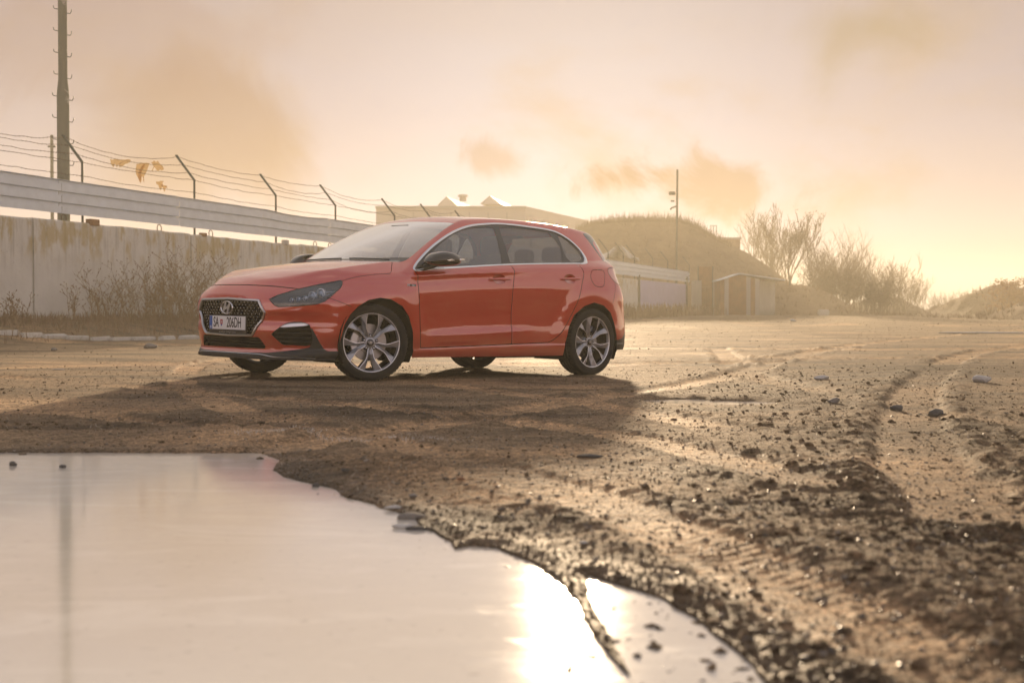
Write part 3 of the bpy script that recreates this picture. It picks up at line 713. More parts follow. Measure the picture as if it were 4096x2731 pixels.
# metal sheeting: horizontal ribs
ZB, ZT = 2.615, 3.325
def rib_sheet(t0, t1, dip=0.0):
    L = t1-t0; n = 10; prof = []
    p = (ZT-ZB)/3
    for k in range(3):
        z = ZB+k*p; prof += [(0, z), (0, z+p*.62), (.075, z+p*.66), (.075, z+p*.92), (0, z+p*.985)]
    prof.append((0, ZT)); m_ = len(prof); vs = []; fs = []
    for i in range(n+1):
        x = L*i/n; dd = dip*sst(.0, .35, abs(i/n-.5)*-1+.5) if dip else 0
        wob = rnd.uniform(-.006, .006)
        for y, z in prof: vs.append((x, y+rnd.uniform(-.002, .002), z-(dd*(z-ZB)/(ZT-ZB))+wob*.4))
    for i in range(n):
        for j in range(m_-1): fs.append((i*m_+j, (i+1)*m_+j, (i+1)*m_+j+1, i*m_+j+1))
    k = len(vs); vs += [(x, y+.006, z) for x, y, z in vs]; fs += [tuple(q+k for q in reversed(f)) for f in fs]
    mb = MB().add(vs, fs); o = mb.build('metal_sheet', SHEET, fence); o.location = wl(t0, .03); o.rotation_euler = (0, 0, ang); return o
joints = [-16.5, -12, -7.3, -2.6, 1.99, 6.64, 10.87, 15.1, 19.5, 23.9, 28.3, 32.7, 37.1, 41.5, 45.9, 49.6, 54.0, 58.4, 62.9, 66.5, 71.2]
for a, b_ in zip(joints[:-1], joints[1:]):
    o = rib_sheet(a+.004, b_-.014, .05 if abs(a-10.87) < .1 else 0); o.location.z += rnd.uniform(-.012, .012)-(.02 if a > 50 else 0)
posts = [-15, -10.4, -5.8, -1.5, 2.9, 7.54, 11.85, 15.7, 20.3, 23.9, 27.4, 31.4, 35.6, 39.8, 44, 49.3, 52.7, 55.4, 60.2, 64.6, 71.7]
ARM = (.46, .56)
tips = []
proto = None
for t_ in posts:
    ln = 1+rnd.uniform(-.08, .08)
    z1 = 3.80+rnd.uniform(-.03, .03)
    mb = MB(); mb.tube([(0, .10, 2.35), (0, .10, z1)], .030, 6); mb.tube([(0, .10, z1-.02), (0, .10+ARM[0]*ln, z1+ARM[1]*ln)], .030, 6)
    mb.box((0, .10+ARM[0]*ln, z1+ARM[1]*ln+.01), (.07, .05, .03))
    o = mb.build('fence_post', POSTM, fence); o.location = wl(t_); o.rotation_euler = (0, 0, ang+rnd.uniform(-.05, .05))
    tips.append((t_, z1, ln))
def wirept(t_, z1, ln, f): return wl(t_, -(.10+ARM[0]*ln*f), z1+ARM[1]*ln*f)
for si, f in enumerate((.97, .62, .28, .0, -.0)):
    mb = MB(); 
    for (a, b2) in zip(tips[:-1], tips[1:]):
        p0 = wirept(*a, f); p1 = wirept(*b2, f)
        if si >= 3: p0.z -= .02+.30*(si-3); p1.z -= .02+.30*(si-3)
        sag = rnd.uniform(.03, .22) if si < 3 else rnd.uniform(.01, .05); n = 16 if a[0] < 40 else 6
        pts = []
        for i in range(n+1):
            q = i/n; p = p0.lerp(p1, q); p.z -= sag*4*q*(1-q)
            if 0 < i < n: p += Vector((0, 0, rnd.uniform(-.012, .012)))
            pts.append(p)
        mb.tube(pts, .0050, 4, cap=False)
        if a[0] < 40:
            nb = int((b2[0]-a[0])/.13)
            for k in range(nb):
                q = (k+.5)/nb*n; i = int(q); p = pts[i].lerp(pts[i+1], q-i)
                d1 = Vector((rnd.uniform(-1, 1), rnd.uniform(-1, 1), rnd.uniform(.4, 1.2))).normalized()*.022
                mb.tube([p-d1, p+d1], .0042, 3, cap=False)
    o = mb.build('barbed_wire', WIREM, fence)
# plastic scraps caught on the wire
def rag(px, py, w_, h_, seed, label):
    k = (px-2048)/FPX; t_ = (k*WY0-WX0)/(WD[0]-k*WD[1]); p = Vector((WX0, WY0, 0))+wl(t_, -.35); Yd = p.y
    z = CAMH+(HZ-py)/FPX*Yd; r_ = np.random.default_rng(seed); n, m_ = 9, 8
    V = []; 
    for j in range(m_):
        for i in range(n):
            q = i/(n-1)-.5; g = j/(m_-1)
            wdt = w_*(1-.35*g+.3*math.sin(3*g+seed)); 
            V.append((q*wdt+.05*math.sin(4*g+seed), .07*math.sin(9*q+seed+3*g)+r_.normal(0, .012), -g*h_*(.55+.55*abs(math.sin(2.3*q*3+seed)))+r_.normal(0, .012)))
    T = [(j*n+i, j*n+i+1, (j+1)*n+i+1, (j+1)*n+i) for j in range(m_-1) for i in range(n-1)]
    o = mesh_np('plastic_scrap', np.array(V), np.array(T), RAG, smooth=True); o.location = (p.x, p.y, z); o.rotation_euler = (0, 0, r_.uniform(-.6, .6))
    tag(o, label, 'plastic scrap', 'orange plastic scraps caught on the barbed wire')
rag(530, 640, .36, .16, 1, 'torn orange plastic scrap stretched along the top wire, leftmost of the caught scraps')
rag(623, 655, .26, .42, 2, 'long hanging orange plastic scrap with tattered tails on the barbed wire')
rag(682, 648, .30, .22, 5, 'crumpled orange plastic scrap hanging just left of the second bent post')
rag(700, 728, .24, .20, 4, 'small orange plastic scrap caught on the lowest wire strand')

# ================================================================= pole with step hooks
pole = empty('utility_pole', W(258, 1290, 33.), label='tall grey concrete pole with climbing hooks behind the fence', cat='pole')
MB().lathe([(.0, -.5), (.145, -.5), (.140, 5.25), (.134, 5.35), (.104, 5.62), (.100, 9.3), (.0, 9.32)], 20, 'Z').build('pole_shaft', POLEM, pole, smooth=True, auto=35)
k = 0; z = 1.2
while z < 9.1:
    for s in (-1, 1):
        zz = z+(.03 if s < 0 else -.06); r0 = .138 if zz < 5.4 else .102
        MB().tube([(s*(r0-.02), 0, zz), (s*(r0+.075), 0, zz+.012*s*-1), (s*(r0+.10), 0, zz+.03), (s*(r0+.108), 0, zz+.085)], .0105, 6).build('step_hook', POSTM, pole, smooth=True)
    z += .50; k += 1
MB().box((0, 0, 8.05), (.9, .09, .09)).box((-.42, -.05, 7.93), (.16, .20, .12)).build('crossarm', POSTM, pole)
MB().lathe([(.0, .0), (.10, .01), (.12, .10), (.05, .16), (.0, .17)], 14, 'Z', o=(-.27, -.1, 7.82)).build('floodlight', POSTM, pole, smooth=True)
p2 = empty('distant_pole', W(212, 1240, 62.), label='thin faint pole far behind the fence at the left', cat='pole')
MB().tube([(0, 0, 0), (0, 0, 7.6)], [.085, .07], 8).build('pole_shaft', POLEM, p2); MB().box((0, 0, 7.1), (.34, .08, .08)).build('crossarm', POSTM, p2)
p3 = empty('camera_pole', W(2705, 1255, 93.), label='slim dark pole with small boxes standing in front of the earth mound', cat='pole')
hz_ = (1255-680)/FPX*93
MB().tube([(0, 0, 0), (.02, 0, hz_*.6), (.05, 0, hz_)], [.085, .075, .065], 8).build('pole_shaft', POSTM, p3)
MB().box((-.30, 0, hz_-1.55), (.42, .2, .22)).build('camera_box', POSTM, p3, bevel=.03); MB().box((-.26, 0, hz_-2.05), (.24, .12, .10)).build('bracket', POSTM, p3); MB().tube([(-.05, 0, hz_-2.4), (-.32, -.1, hz_-2.5), (-.42, -.1, hz_-2.62)], .06, 6).build('lamp_arm', POSTM, p3)

# ================================================================= pale industrial hall
hall = empty('industrial_hall', (0, 120, 0), label='pale flat roofed industrial hall fading in haze behind the fence', cat='building')
def P3(px, py, Y): x, y, z = W(px, py, Y); return (x, y-120, z)
zt = W(0, 826, 120)[2]; xl = P3(1505, 0, 120)[0]; xr = P3(2102, 0, 120)[0]
MB().box(((xl+xr)/2, 3, zt/2), (xr-xl, 6, zt)).build('front_wall', RENDERW, hall)
a = P3(2102, 0, 120); b2 = P3(2430, 0, 140)
mb = MB(); mb.add([(xr, 0, 0), (b2[0], 20, 0), (b2[0], 20, zt-.35), (xr, 0, zt+.0), (xr-3, 1, 0), (b2[0]-3, 21, 0), (b2[0]-3, 21, zt-.35), (xr-3, 1, zt)], [(0, 1, 2, 3), (4, 7, 6, 5), (3, 2, 6, 7), (1, 5, 6, 2), (0, 3, 7, 4)]); mb.build('side_wall', RENDERW, hall)
MB().box(((xl+xr)/2, -.06, zt-.10), (xr-xl+.1, .16, .22)).build('parapet', ROOFM, hall)
for i in range(1, 8):
    x = xl+(xr-xl)*i/8; MB().box((x, -.03, zt/2-.2), (.07, .08, zt-.6)).build('wall_seam', ROOFM, hall)
for (pa, pk, pb, pe, py0, pyk, pye) in ((1753, 1786, 1822, 1921, 824, 789, 818), (1924, 1959, 1996, 2092, 818, 786, 813)):
    A = P3(pa, py0, 123); K = P3(pk, pyk, 123); B = P3(pb, py0, 123); L = 9.0
    K2 = (K[0]+1.7, K[1]+L, K[2]-.1); B2 = (B[0]+1.7, B[1]+L, B[2]-.1); A2 = (A[0]+1.7, A[1]+L, A[2]-.1)
    rf = empty('roof_light'); rf.parent = hall
    MB().add([A, K, B, (A[0], A[1]+.2, A[2]), (K[0], K[1]+.2, K[2]), (B[0], B[1]+.2, B[2])], [(0, 1, 2), (5, 4, 3), (0, 3, 4, 1), (1, 4, 5, 2)]).build('gable', RENDERW, rf)
    MB().add([K, K2, B2, B, (K[0], K[1], K[2]+.06), (K2[0], K2[1], K2[2]+.06), (B2[0]+.1, B2[1], B2[2]+.02), (B[0]+.1, B[1], B[2]+.02)], [(0, 1, 2, 3), (4, 7, 6, 5), (0, 3, 7, 4), (1, 5, 6, 2)]).build('roof_slope', ROOFM, rf)
    MB().add([A, A2, K2, K, (A[0]-.05, A[1], A[2]+.05), (A2[0], A2[1], A2[2]+.05), (K2[0], K2[1], K2[2]+.05), (K[0], K[1], K[2]+.05)], [(0, 1, 2, 3), (4, 7, 6, 5), (0, 4, 5, 1)]).build('roof_slope', ROOFM, rf)
vz = P3(1852, 806, 124); MB().lathe([(.30, 0), (.30, .36), (.46, .38), (.40, .55), (.0, .62)], 10, 'Z', o=vz).build('roof_vent', ROOFM, hall)

# ================================================================= earth mounds
def mound(name, prof, Y, back=16., front=10., label=None, rough=.35, step=.45, kindst=True, seed=0):
    """prof: silhouette [(px,py)] at depth Y; slopes down to the front and the back"""
    xs = [W(p, 0, Y)[0] for p, _ in prof]; zs = [W(0, q, Y)[2] for _, q in prof]
    X = np.arange(xs[0]-2, xs[-1]+2, step); D = np.arange(-front, back, step)
    XX, DD = np.meshgrid(X, D, indexing='ij')
    H = np.interp(XX, xs, zs, left=0, right=0); 
    f = np.where(DD < 0, np.clip(1+DD/front, 0, 1)**1.15, np.clip(1-DD/back, 0, 1)**.9)
    base = terrain(XX.ravel(), (YY := (DD+Y)).ravel(), np.full(XX.size, 2.))[0].reshape(XX.shape)
    Z = base-.15+np.maximum(H-base, 0)*f
    Z += rough*fbm(XX/2.2, YY/2.2, 90+seed, 4)*np.clip((H-base)*f, 0, 1)*np.clip(1-f+.35, 0, 1)+.12*rough*fbm(XX/.6, YY/.6, 95+seed, 2)*np.clip((H-base)*f, 0, 1)
    nx, ny = XX.shape; i = np.arange(nx-1)[:, None]; j = np.arange(ny-1)[None]; a = (i*ny+j).ravel()
    T = np.stack([a, a+ny, a+ny+1, a+1], 1)
    o = mesh_np(name, np.stack([XX.ravel(), YY.ravel(), Z.ravel()], 1), T, HILLM); tag(o, kind='structure')
    return o, lambda x, y: float(np.interp(x, xs, zs))
mound('earth_mound', [(2230, 1100), (2270, 960), (2310, 905), (2380, 880), (2450, 872), (2560, 866), (2640, 868), (2700, 868), (2750, 880), (2800, 905), (2850, 935), (2920, 972), (3000, 1005), (3060, 1050), (3130, 1100), (3200, 1150), (3280, 1210), (3340, 1258)], 112, 22, 13, seed=1, rough=.6)
mound('earth_mound', [(3000, 1250), (3060, 1170), (3120, 1132), (3200, 1128), (3260, 1140), (3320, 1165), (3380, 1200), (3430, 1240), (3450, 1258)], 97, 10, 5, seed=2)
mound('earth_mound', [(3350, 1250), (3450, 1195), (3540, 1180), (3600, 1185), (3660, 1215), (3700, 1250), (3720, 1262)], 150, 10, 8, seed=3)
mound('rubble_mound', [(3735, 1266), (3820, 1228), (3860, 1172), (3900, 1160), (3950, 1138), (4000, 1131), (4040, 1140), (4096, 1136), (4200, 1120), (4400, 1150)], 112, 14, 11, seed=4, rough=.7)
mound('rubble_mound', [(3985, 1278), (4030, 1258), (4070, 1235), (4110, 1205), (4250, 1150), (4500, 1170)], 74, 10, 6, seed=5, rough=.7)
tag(box_at('brick_hut', 2868, 2960, 958, 1010, 117, concrete('hut_brick', (.34, .22, .14)), 3.0), 'small flat roofed brick hut on the slope of the earth mound', 'hut')
hr = box_at('hut_roof', 2862, 2966, 950, 958, 116.8, ROOFM, 3.4); hut = [o for o in bpy.data.objects if o.name.startswith('brick_hut')][0]; mwld = hr.matrix_world.copy(); hr.location = Vector(hr.location)-Vector(hut.location); hr.parent = hut
fr = empty('steel_frame', W(2853, 945, 114), label='small rusty frame standing on the crest of the earth mound', cat='frame')
for dx in (-.22, 0, .22): MB().box((dx, 0, .35), (.05, .05, .95)).build('upright', POSTM, fr)
MB().box((0, 0, .83), (.55, .05, .05)).build('crossbar', POSTM, fr)

# ================================================================= shed
sh = empty('shed', W(2990, 1264, 90.), label='small rusty sheet metal shed with a low gable roof', cat='shed')
def s3(px, py, dy=0): x, y, z = W(px, py, 90+dy); return (x-sh.location.x, dy, z-sh.location.z)
fl, fr_, pk = s3(2880, 0)[0], s3(3038, 0)[0], s3(2957, 0)[0]; ze, zp = s3(0, 1122)[2], s3(0, 1098)[2]
mb = MB(); nb = 9
for i in range(nb):
    x0 = fl+(fr_-fl)*i/nb; x1 = fl+(fr_-fl)*(i+1)/nb-.012
    zt0 = ze+(zp-ze)*(1-abs(x0-pk)/max(pk-fl, .01)) if x0 < pk else zp-(zp-ze)*(x0-pk)/(fr_-pk)*.8
    zt1 = ze+(zp-ze)*(1-abs(x1-pk)/max(pk-fl, .01)) if x1 < pk else zp-(zp-ze)*(x1-pk)/(fr_-pk)*.8
    y = .0 if i % 2 else .02
    MB().add([(x0, y, 0), (x1, y, 0), (x1, y, zt1), (x0, y, zt0), (x0, y+.03, 0), (x1, y+.03, 0), (x1, y+.03, zt1), (x0, y+.03, zt0)], [(0, 1, 2, 3), (4, 7, 6, 5), (0, 3, 7, 4), (1, 5, 6, 2), (3, 2, 6, 7)]).build('wall_sheet', RUST if i not in (1, 6, 8) else ROOFM, sh)
x2 = s3(3100, 0, 2.6)[0]
MB().add([(fr_, 0, 0), (x2, 2.6, 0), (x2, 2.6, ze), (fr_, 0, ze), (fr_-.04, .03, 0), (x2-.04, 2.63, 0), (x2-.04, 2.63, ze), (fr_-.04, .03, ze)], [(0, 1, 2, 3), (4, 7, 6, 5), (3, 2, 6, 7)]).build('side_wall', CONC2, sh)
MB().add([(fl, 2.6, 0), (x2, 2.62, 0), (x2, 2.62, ze), (fl, 2.6, ze), (fl, .05, 0), (fl, .05, ze)], [(0, 1, 2, 3), (4, 0, 3, 5)]).build('back_wall', RUST, sh)
for (xa, za, xb, zb_) in ((fl-.12, ze-.03, pk, zp+.03), (pk, zp+.03, x2+.12, ze+.0)):
    MB().add([(xa, -.15, za), (xb, -.15, zb_), (xb, 2.75, zb_), (xa, 2.75, za), (xa, -.15, za+.05), (xb, -.15, zb_+.05), (xb, 2.75, zb_+.05), (xa, 2.75, za+.05)], [(0, 3, 2, 1), (4, 5, 6, 7), (0, 1, 5, 4), (1, 2, 6, 5), (2, 3, 7, 6), (3, 0, 4, 7)]).build('roof_sheet', SHEET, sh)
bx = box_at('white_block', 3278, 3318, 1238, 1262, 88, PALE, .6, bevel=.05); tag(bx, 'dirty white block lying at the foot of the low mound', 'block')
tarp = mesh_np('white_sheeting', np.array([(x*.35-1.5, 1.2*math.sin(x*.7+y), 1.1*max(0, 1-abs(x-4)/5.)*max(0, 1-abs(y-2)/3.) + .1*math.sin(3*x+2*y)) for y in range(5) for x in range(9)]), np.array([(j*9+i, j*9+i+1, (j+1)*9+i+1, (j+1)*9+i) for j in range(4) for i in range(8)]), PALE)
tarp.location = W(2478, 1045, 97); tag(tarp, 'heap of crumpled white sheeting behind the far end of the metal fence', 'tarpaulin')

# ================================================================= plants
def branch_tree(seed, H, spread=.5, levels=4, n0=5, lean=0.0, trunk=.35, r0=.10, mult=3, upright=.5, mn=.012):
    r_ = random.Random(seed); tr = MB(); tw = MB(); ends = []
    def grow(p, d, L, rad, lv):
        n = 4 if lv < 2 else 3; pts = [p]; rs = [rad]; q = p.copy(); dd = d.copy()
        for i in range(n):
            dd = (dd+Vector((r_.gauss(0, .10), r_.gauss(0, .10), r_.gauss(0.02, .06)))).normalized(); q = q+dd*(L/n); pts.append(q.copy()); rs.append(max(mn*.6, rad*(1-.5*(i+1)/n)))
        (tr if lv == 0 else tw).tube(pts, rs, 5 if lv < 2 else 3, cap=False)
        if lv >= levels: ends.append(q); return
        k = n0 if lv == 0 else mult
        for i in range(k):
            f = r_.uniform(.30, 1.0) if lv > 0 else r_.uniform(.45, 1.0); idx = min(n-1, int(f*n)); b0 = pts[idx].lerp(pts[idx+1], f*n-idx if f < 1 else 1)
            a = r_.uniform(0, 2*math.pi); side = Vector((math.cos(a), math.sin(a), 0)); nd = (dd*upright+side*spread+Vector((0, 0, upright*.55))).normalized()
            grow(b0, nd, L*r_.uniform(.50, .78), max(mn, rs[idx]*.55), lv+1)
    grow(Vector((0, 0, -.2)), Vector((lean, 0, 1)).normalized(), H*trunk, r0, 0)
    return tr, tw, ends
def leaf_cloud(pts, n, size, r_):
    mb = MB()
    for _ in range(n):
        p = r_.choice(pts)+Vector((r_.gauss(0, .12), r_.gauss(0, .12), r_.gauss(0, .12))); a = Vector((r_.uniform(-1, 1), r_.uniform(-1, 1), r_.uniform(-1, 1))).normalized(); b = a.orthogonal().normalized()
        s = size*r_.uniform(.6, 1.4); mb.add([p, p+a*s+b*s*.4, p+a*s*1.8, p+a*s-b*s*.4], [(0, 1, 2, 3)])
    return mb
def scale_mb(mb, H):
    zs = max(v[2] for v in mb.v) if mb.v else 1; return zs
bt = empty('bare_tree', W(3168, 1262, 104), label='tallest bare tree with a leaning trunk and a few dead leaves beside the mound', cat='tree')
tr, tw, ends = branch_tree(5, 7.6, .45, 5, 7, .16, .48, .13, 3, .8, .018)
tr.build('trunk', BARK, bt); tw.build('crown', TWIG, bt); leaf_cloud([e for e in ends if e.x > -.4], 420, .085, random.Random(2)).build('dead_leaves', LEAFD, bt)
shrubs = [(3262, 1262, 116, 6.0), (3330, 1262, 112, 5.6), (3372, 1262, 120, 6.2), (3412, 1262, 108, 4.7), (3455, 1262, 116, 4.5), (3500, 1262, 110, 3.9), (3535, 1262, 122, 3.6), (3300, 1262, 126, 5.8)]
def shrub_mesh(seed, H):
    r_ = random.Random(seed); mb = MB(); ends = []
    for k in range(22):
        a = r_.uniform(0, 2*math.pi); sp_ = r_.uniform(.05, .75); d = Vector((math.cos(a)*sp_, math.sin(a)*sp_, 1)).normalized()
        L = H*r_.uniform(.65, 1.0); p = Vector((r_.gauss(0, .35), r_.gauss(0, .35), -.1)); pts = [p.copy()]; dd = d.copy()
        for i in range(6):
            dd = (dd+Vector((r_.gauss(0, .07), r_.gauss(0, .07), .03))).normalized(); p = p+dd*L/6; pts.append(p.copy())
            if i >= 1:
                for _ in range(3):
                    a2 = r_.uniform(0, 2*math.pi); e = (dd*1.0+Vector((math.cos(a2), math.sin(a2), .2))*.55).normalized(); l2 = L*r_.uniform(.12, .26)
                    q = p+e*l2; mb.tube([p.copy(), (p+q)/2+Vector((0, 0, .03)), q], [.014, .010, .006], 3, cap=False); ends.append(q)
                    for _ in range(2):
                        e2 = (e+Vector((r_.gauss(0, .5), r_.gauss(0, .5), .3))).normalized(); mb.tube([q-(q-p)*.4, q-(q-p)*.4+e2*l2*.7], [.008, .005], 3, cap=False)
        mb.tube(pts, [.032*(1-i/7.5) for i in range(7)], 4, cap=False)
    return mb, ends
s_lab = ['first of the tall bare shrubs right of the leaning tree', 'dense bare shrub with clumped dead leaves behind the low mound', 'tall bare shrub in the middle of the thicket', 'lower bushy shrub at the front of the thicket', 'bare shrub with a rounded crown right of the thicket middle', 'bare shrub at the thicket edge beside the dirt track', 'smallest shrub at the right end of the thicket', 'tall thin shrub standing at the back of the thicket']
for i, (px, py, Y, H) in enumerate(shrubs):
    mb, ends = shrub_mesh(20+i % 4, H); o = mb.build('bare_shrub', TWIG); o.location = W(px, py, Y); o.rotation_euler = (0, 0, i*1.7)
    tag(o, s_lab[i], 'shrub', 'bare shrubs beside the dirt track')
    leaf_cloud([e for e in ends if e.z < H*.62], 900, .10, random.Random(i)).build('dead_leaves', LEAFD, o)
far = [(3030, 1030, 128, 4.2), (3080, 1090, 128, 4.6), (3120, 1130, 130, 4.8), (3590, 1262, 138, 5.2), (3640, 1225, 152, 3.4), (3680, 1240, 156, 3.0), (3560, 1195, 150, 3.0), (3730, 1262, 165, 2.6), (3790, 1262, 160, 2.4), (3850, 1262, 170, 3.0)]
fl_ = ['low shrub on the right slope of the large mound', 'shrub lower down the right slope of the large mound', 'shrub at the foot of the large mound right slope', 'pale hazy tree right of the thicket', 'faint shrub on top of the distant low mound', 'faint shrub on the right end of the distant low mound', 'faint shrub at the left of the distant low mound', 'tiny far shrub just left of the track vanishing point', 'tiny far shrub left of the rubble mound', 'far shrub behind the edge of the rubble mound']
base_s = {}
for i, (px, py, Y, H) in enumerate(far):
    k = i % 3
    if k not in base_s: base_s[k] = shrub_mesh(40+k, 1.0*4)[0].build('distant_shrub', TWIG); o = base_s[k]
    else: o = base_s[k].copy(); COL.objects.link(o)
    o.location = W(px, py, Y); s_ = H/4; o.scale = (s_, s_, s_); o.rotation_euler = (0, 0, i*2.1); tag(o, fl_[i], 'shrub', 'distant hazy shrubs')
bl = leaf_cloud([Vector((random.Random(i).gauss(0, .9), random.Random(i+99).gauss(0, .9), random.Random(i+7).uniform(0, 2.0))) for i in range(200)], 2600, .12, random.Random(4)).build('orange_bush', simple('orange_brush', (.36, .20, .07), .85, var=.3, scale=3))
bl.location = W(4066, 1238, 98); tag(bl, 'sunlit orange bush on the rubble mound at the right edge', 'bush')

# weeds in front of the wall
def weed_mesh(seed, H, n):
    r_ = random.Random(seed); mb = MB()
    for k in range(n):
        a = r_.uniform(0, 2*math.pi); sp_ = abs(r_.gauss(0, .28)); d = Vector((math.cos(a)*sp_, math.sin(a)*sp_, 1)).normalized(); L = H*r_.uniform(.45, 1.0)
        p = Vector((r_.gauss(0, .26), r_.gauss(0, .12), -.05)); pts = [p.copy()]; dd = d
        for i in range(5):
            dd = (dd+Vector((r_.gauss(0, .12), r_.gauss(0, .12), .0))).normalized(); p = p+dd*L/5; pts.append(p.copy())
            if i > 0:
                for _ in range(2):
                    a2 = r_.uniform(0, 2*math.pi); e = (dd*.9+Vector((math.cos(a2), math.sin(a2), .1))*.8).normalized(); l2 = L*r_.uniform(.08, .22); q = p+e*l2
                    mb.tube([p.copy(), q], [.0055, .003], 3, cap=False)
                    for _ in range(2):
                        e2 = (e+Vector((r_.gauss(0, .6), r_.gauss(0, .6), .2))).normalized(); m_ = p+e*l2*r_.uniform(.4, 1); mb.tube([m_, m_+e2*l2*.5], [.004, .002], 3, cap=False)
                        if r_.random() < .5: f = e2.orthogonal().normalized()*.012; x = m_+e2*l2*.5; mb.add([x, x+e2*.03+f, x+e2*.06, x+e2*.03-f], [(0, 1, 2, 3)])
        mb.tube(pts, [.009*(1-i/7) for i in range(6)], 4, cap=False)
    return mb
WEEDM = simple('dead_weed', (.21, .130, .064), .85, var=.35, scale=15)
wp_ = [(1.6, .75, .8), (2.5, .9, 1.1), (3.2, .7, 1.35), (3.9, 1.0, 1.25), (4.6, .8, 1.3), (5.3, .8, 1.75), (5.9, .7, 1.9), (6.5, .9, 1.55), (7.1, .8, .6), (8.0, .9, .55), (8.8, .8, .45), (-.5, .8, .6), (-1.3, .9, .5), (10.4, .9, .9), (12.2, .8, 1.0), (4.2, 1.3, .9), (5.0, 1.4, .95), (6.0, 1.3, 1.0), (7.6, 1.3, .45), (3.0, 1.3, .8)]
wl_ = ['low dead weed right of the first wall joint', 'knee high dead weed in front of the wall left of the big clump', 'waist high dead weed at the left of the big clump', 'bushy dark dead weed in the big clump', 'bushy dead weed left of the tallest weeds', 'tall dead weed with branching stems against the wall', 'tallest dead weed reaching high up the concrete wall', 'tall weed just right of the tallest one', 'dead weed halfway to the second wall joint', 'dead weed left of the second wall joint', 'dead weed at the foot of the second wall joint', 'small weed left of the first wall joint', 'tiny weed near the left edge of the wall', 'weed behind the car bonnet by the wall', 'weed hidden partly behind the car windscreen', 'low front weed below the big clump', 'low tangled weed in front of the tallest weeds', 'low bushy weed in front right of the tallest weed', 'low weed in front of the second wall panel', 'low weed in front left of the big clump']
for i, (t_, s_, H) in enumerate(wp_):
    o = weed_mesh(60+i, H, 11 if H < 1.2 else 18).build('dead_weed', WEEDM); p = wall_pt(t_, s_); o.location = (p[0], p[1], ground_z(p[0], p[1])-.02); tag(o, wl_[i], 'weed', 'dead weeds along the concrete wall')
def blades(name, n, pos, hmin, hmax, m_, lay=.6, wd=.006, seed=1):
    r_ = np.random.default_rng(seed); X, Y = pos(n, r_); h = terrain(X, Y, np.full(len(X), .3), detail=False)[0]
    a = r_.uniform(0, 2*np.pi, len(X)); L = r_.uniform(hmin, hmax, len(X)); tl = np.abs(r_.normal(0, lay, len(X))) if name not in ('straw_litter', 'frosted_straw') else np.full(len(X), 1.5)
    dx, dy, dz = np.cos(a)*np.sin(tl), np.sin(a)*np.sin(tl), np.cos(tl)
    px, py = -np.sin(a)*wd, np.cos(a)*wd
    p0 = np.stack([X-px, Y-py, h-.01], 1); p1 = np.stack([X+px, Y+py, h-.01], 1)
    m1 = np.stack([X+dx*L*.55, Y+dy*L*.55, h+dz*L*.62], 1); p2 = np.stack([X+dx*L*1.05, Y+dy*L*1.05, h+dz*L*.8+.01], 1); o_ = np.stack([px, py, 0*px], 1)*.7
    V = np.stack([p0, p1, m1+o_, m1-o_, p2], 1).reshape(-1, 3); b = np.arange(len(X))[:, None]*5
    T = np.concatenate([b+[0, 1, 2], b+[0, 2, 3], b+[3, 2, 4]]); o = mesh_np(name, V, T, m_, smooth=False); tag(o, kind='stuff'); return o
def strip_pos(n, r_):
    t_ = r_.uniform(-16, 60, n*2); s_ = np.abs(r_.normal(0, 1.15, n*2))+.12; c_ = fbm(t_*.9, s_*1.3, 7, 3); ok = (s_ < 2.9) & (c_+r_.uniform(-.5, .7, n*2) > -.1); t_, s_ = t_[ok][:n], s_[ok][:n]
    return WX0+WD[0]*t_+WN[0]*s_, WY0+WD[1]*t_+WN[1]*s_
o = blades('dry_grass', 46000, strip_pos, .08, .30, STRAW, 1.05, .008, 3); tag(o, 'matted dry grass along the foot of the wall', 'grass')
def hill_tufts():
    r_ = np.random.default_rng(9); V = []; T = []; prof = [(2310, 905), (2380, 880), (2450, 872), (2560, 866), (2640, 868), (2700, 868), (2750, 880), (2800, 905), (2850, 935), (2920, 972)]
    px = r_.uniform(2300, 2920, 1500); py = np.interp(px, [p[0] for p in prof], [p[1] for p in prof]); X = (px-2048)/FPX*112; Z = CAMH+(HZ-py)/FPX*112-.15; Y = 112+r_.uniform(-2.0, 1.0, 1500)
    L = r_.uniform(.2, .95, 1500)*(r_.uniform(0, 1, 1500)**.8); a = r_.normal(0, .35, 1500)
    p0 = np.stack([X-.02, Y, Z-.3], 1); p1 = np.stack([X+.02, Y, Z-.3], 1); p2 = np.stack([X+np.sin(a)*L, Y, Z+np.cos(a)*L*.9], 1)
    V = np.stack([p0, p1, p2], 1).reshape(-1, 3); T = np.arange(4500).reshape(-1, 3); return tag(mesh_np('mound_grass', V, T, TWIG, smooth=False), 'dry stalks along the crest of the large earth mound', 'grass', kind='stuff')
hill_tufts()
def far_grass(n, r_):
    t_ = r_.uniform(40, 66, n); s_ = r_.uniform(.3, 3.5, n); return WX0+WD[0]*t_+WN[0]*s_, WY0+WD[1]*t_+WN[1]*s_
tag(blades('far_dry_grass', 1600, far_grass, .3, 1.0, WEEDM, .5, .02, 5), 'dry grass in front of the lilac gate', 'grass')

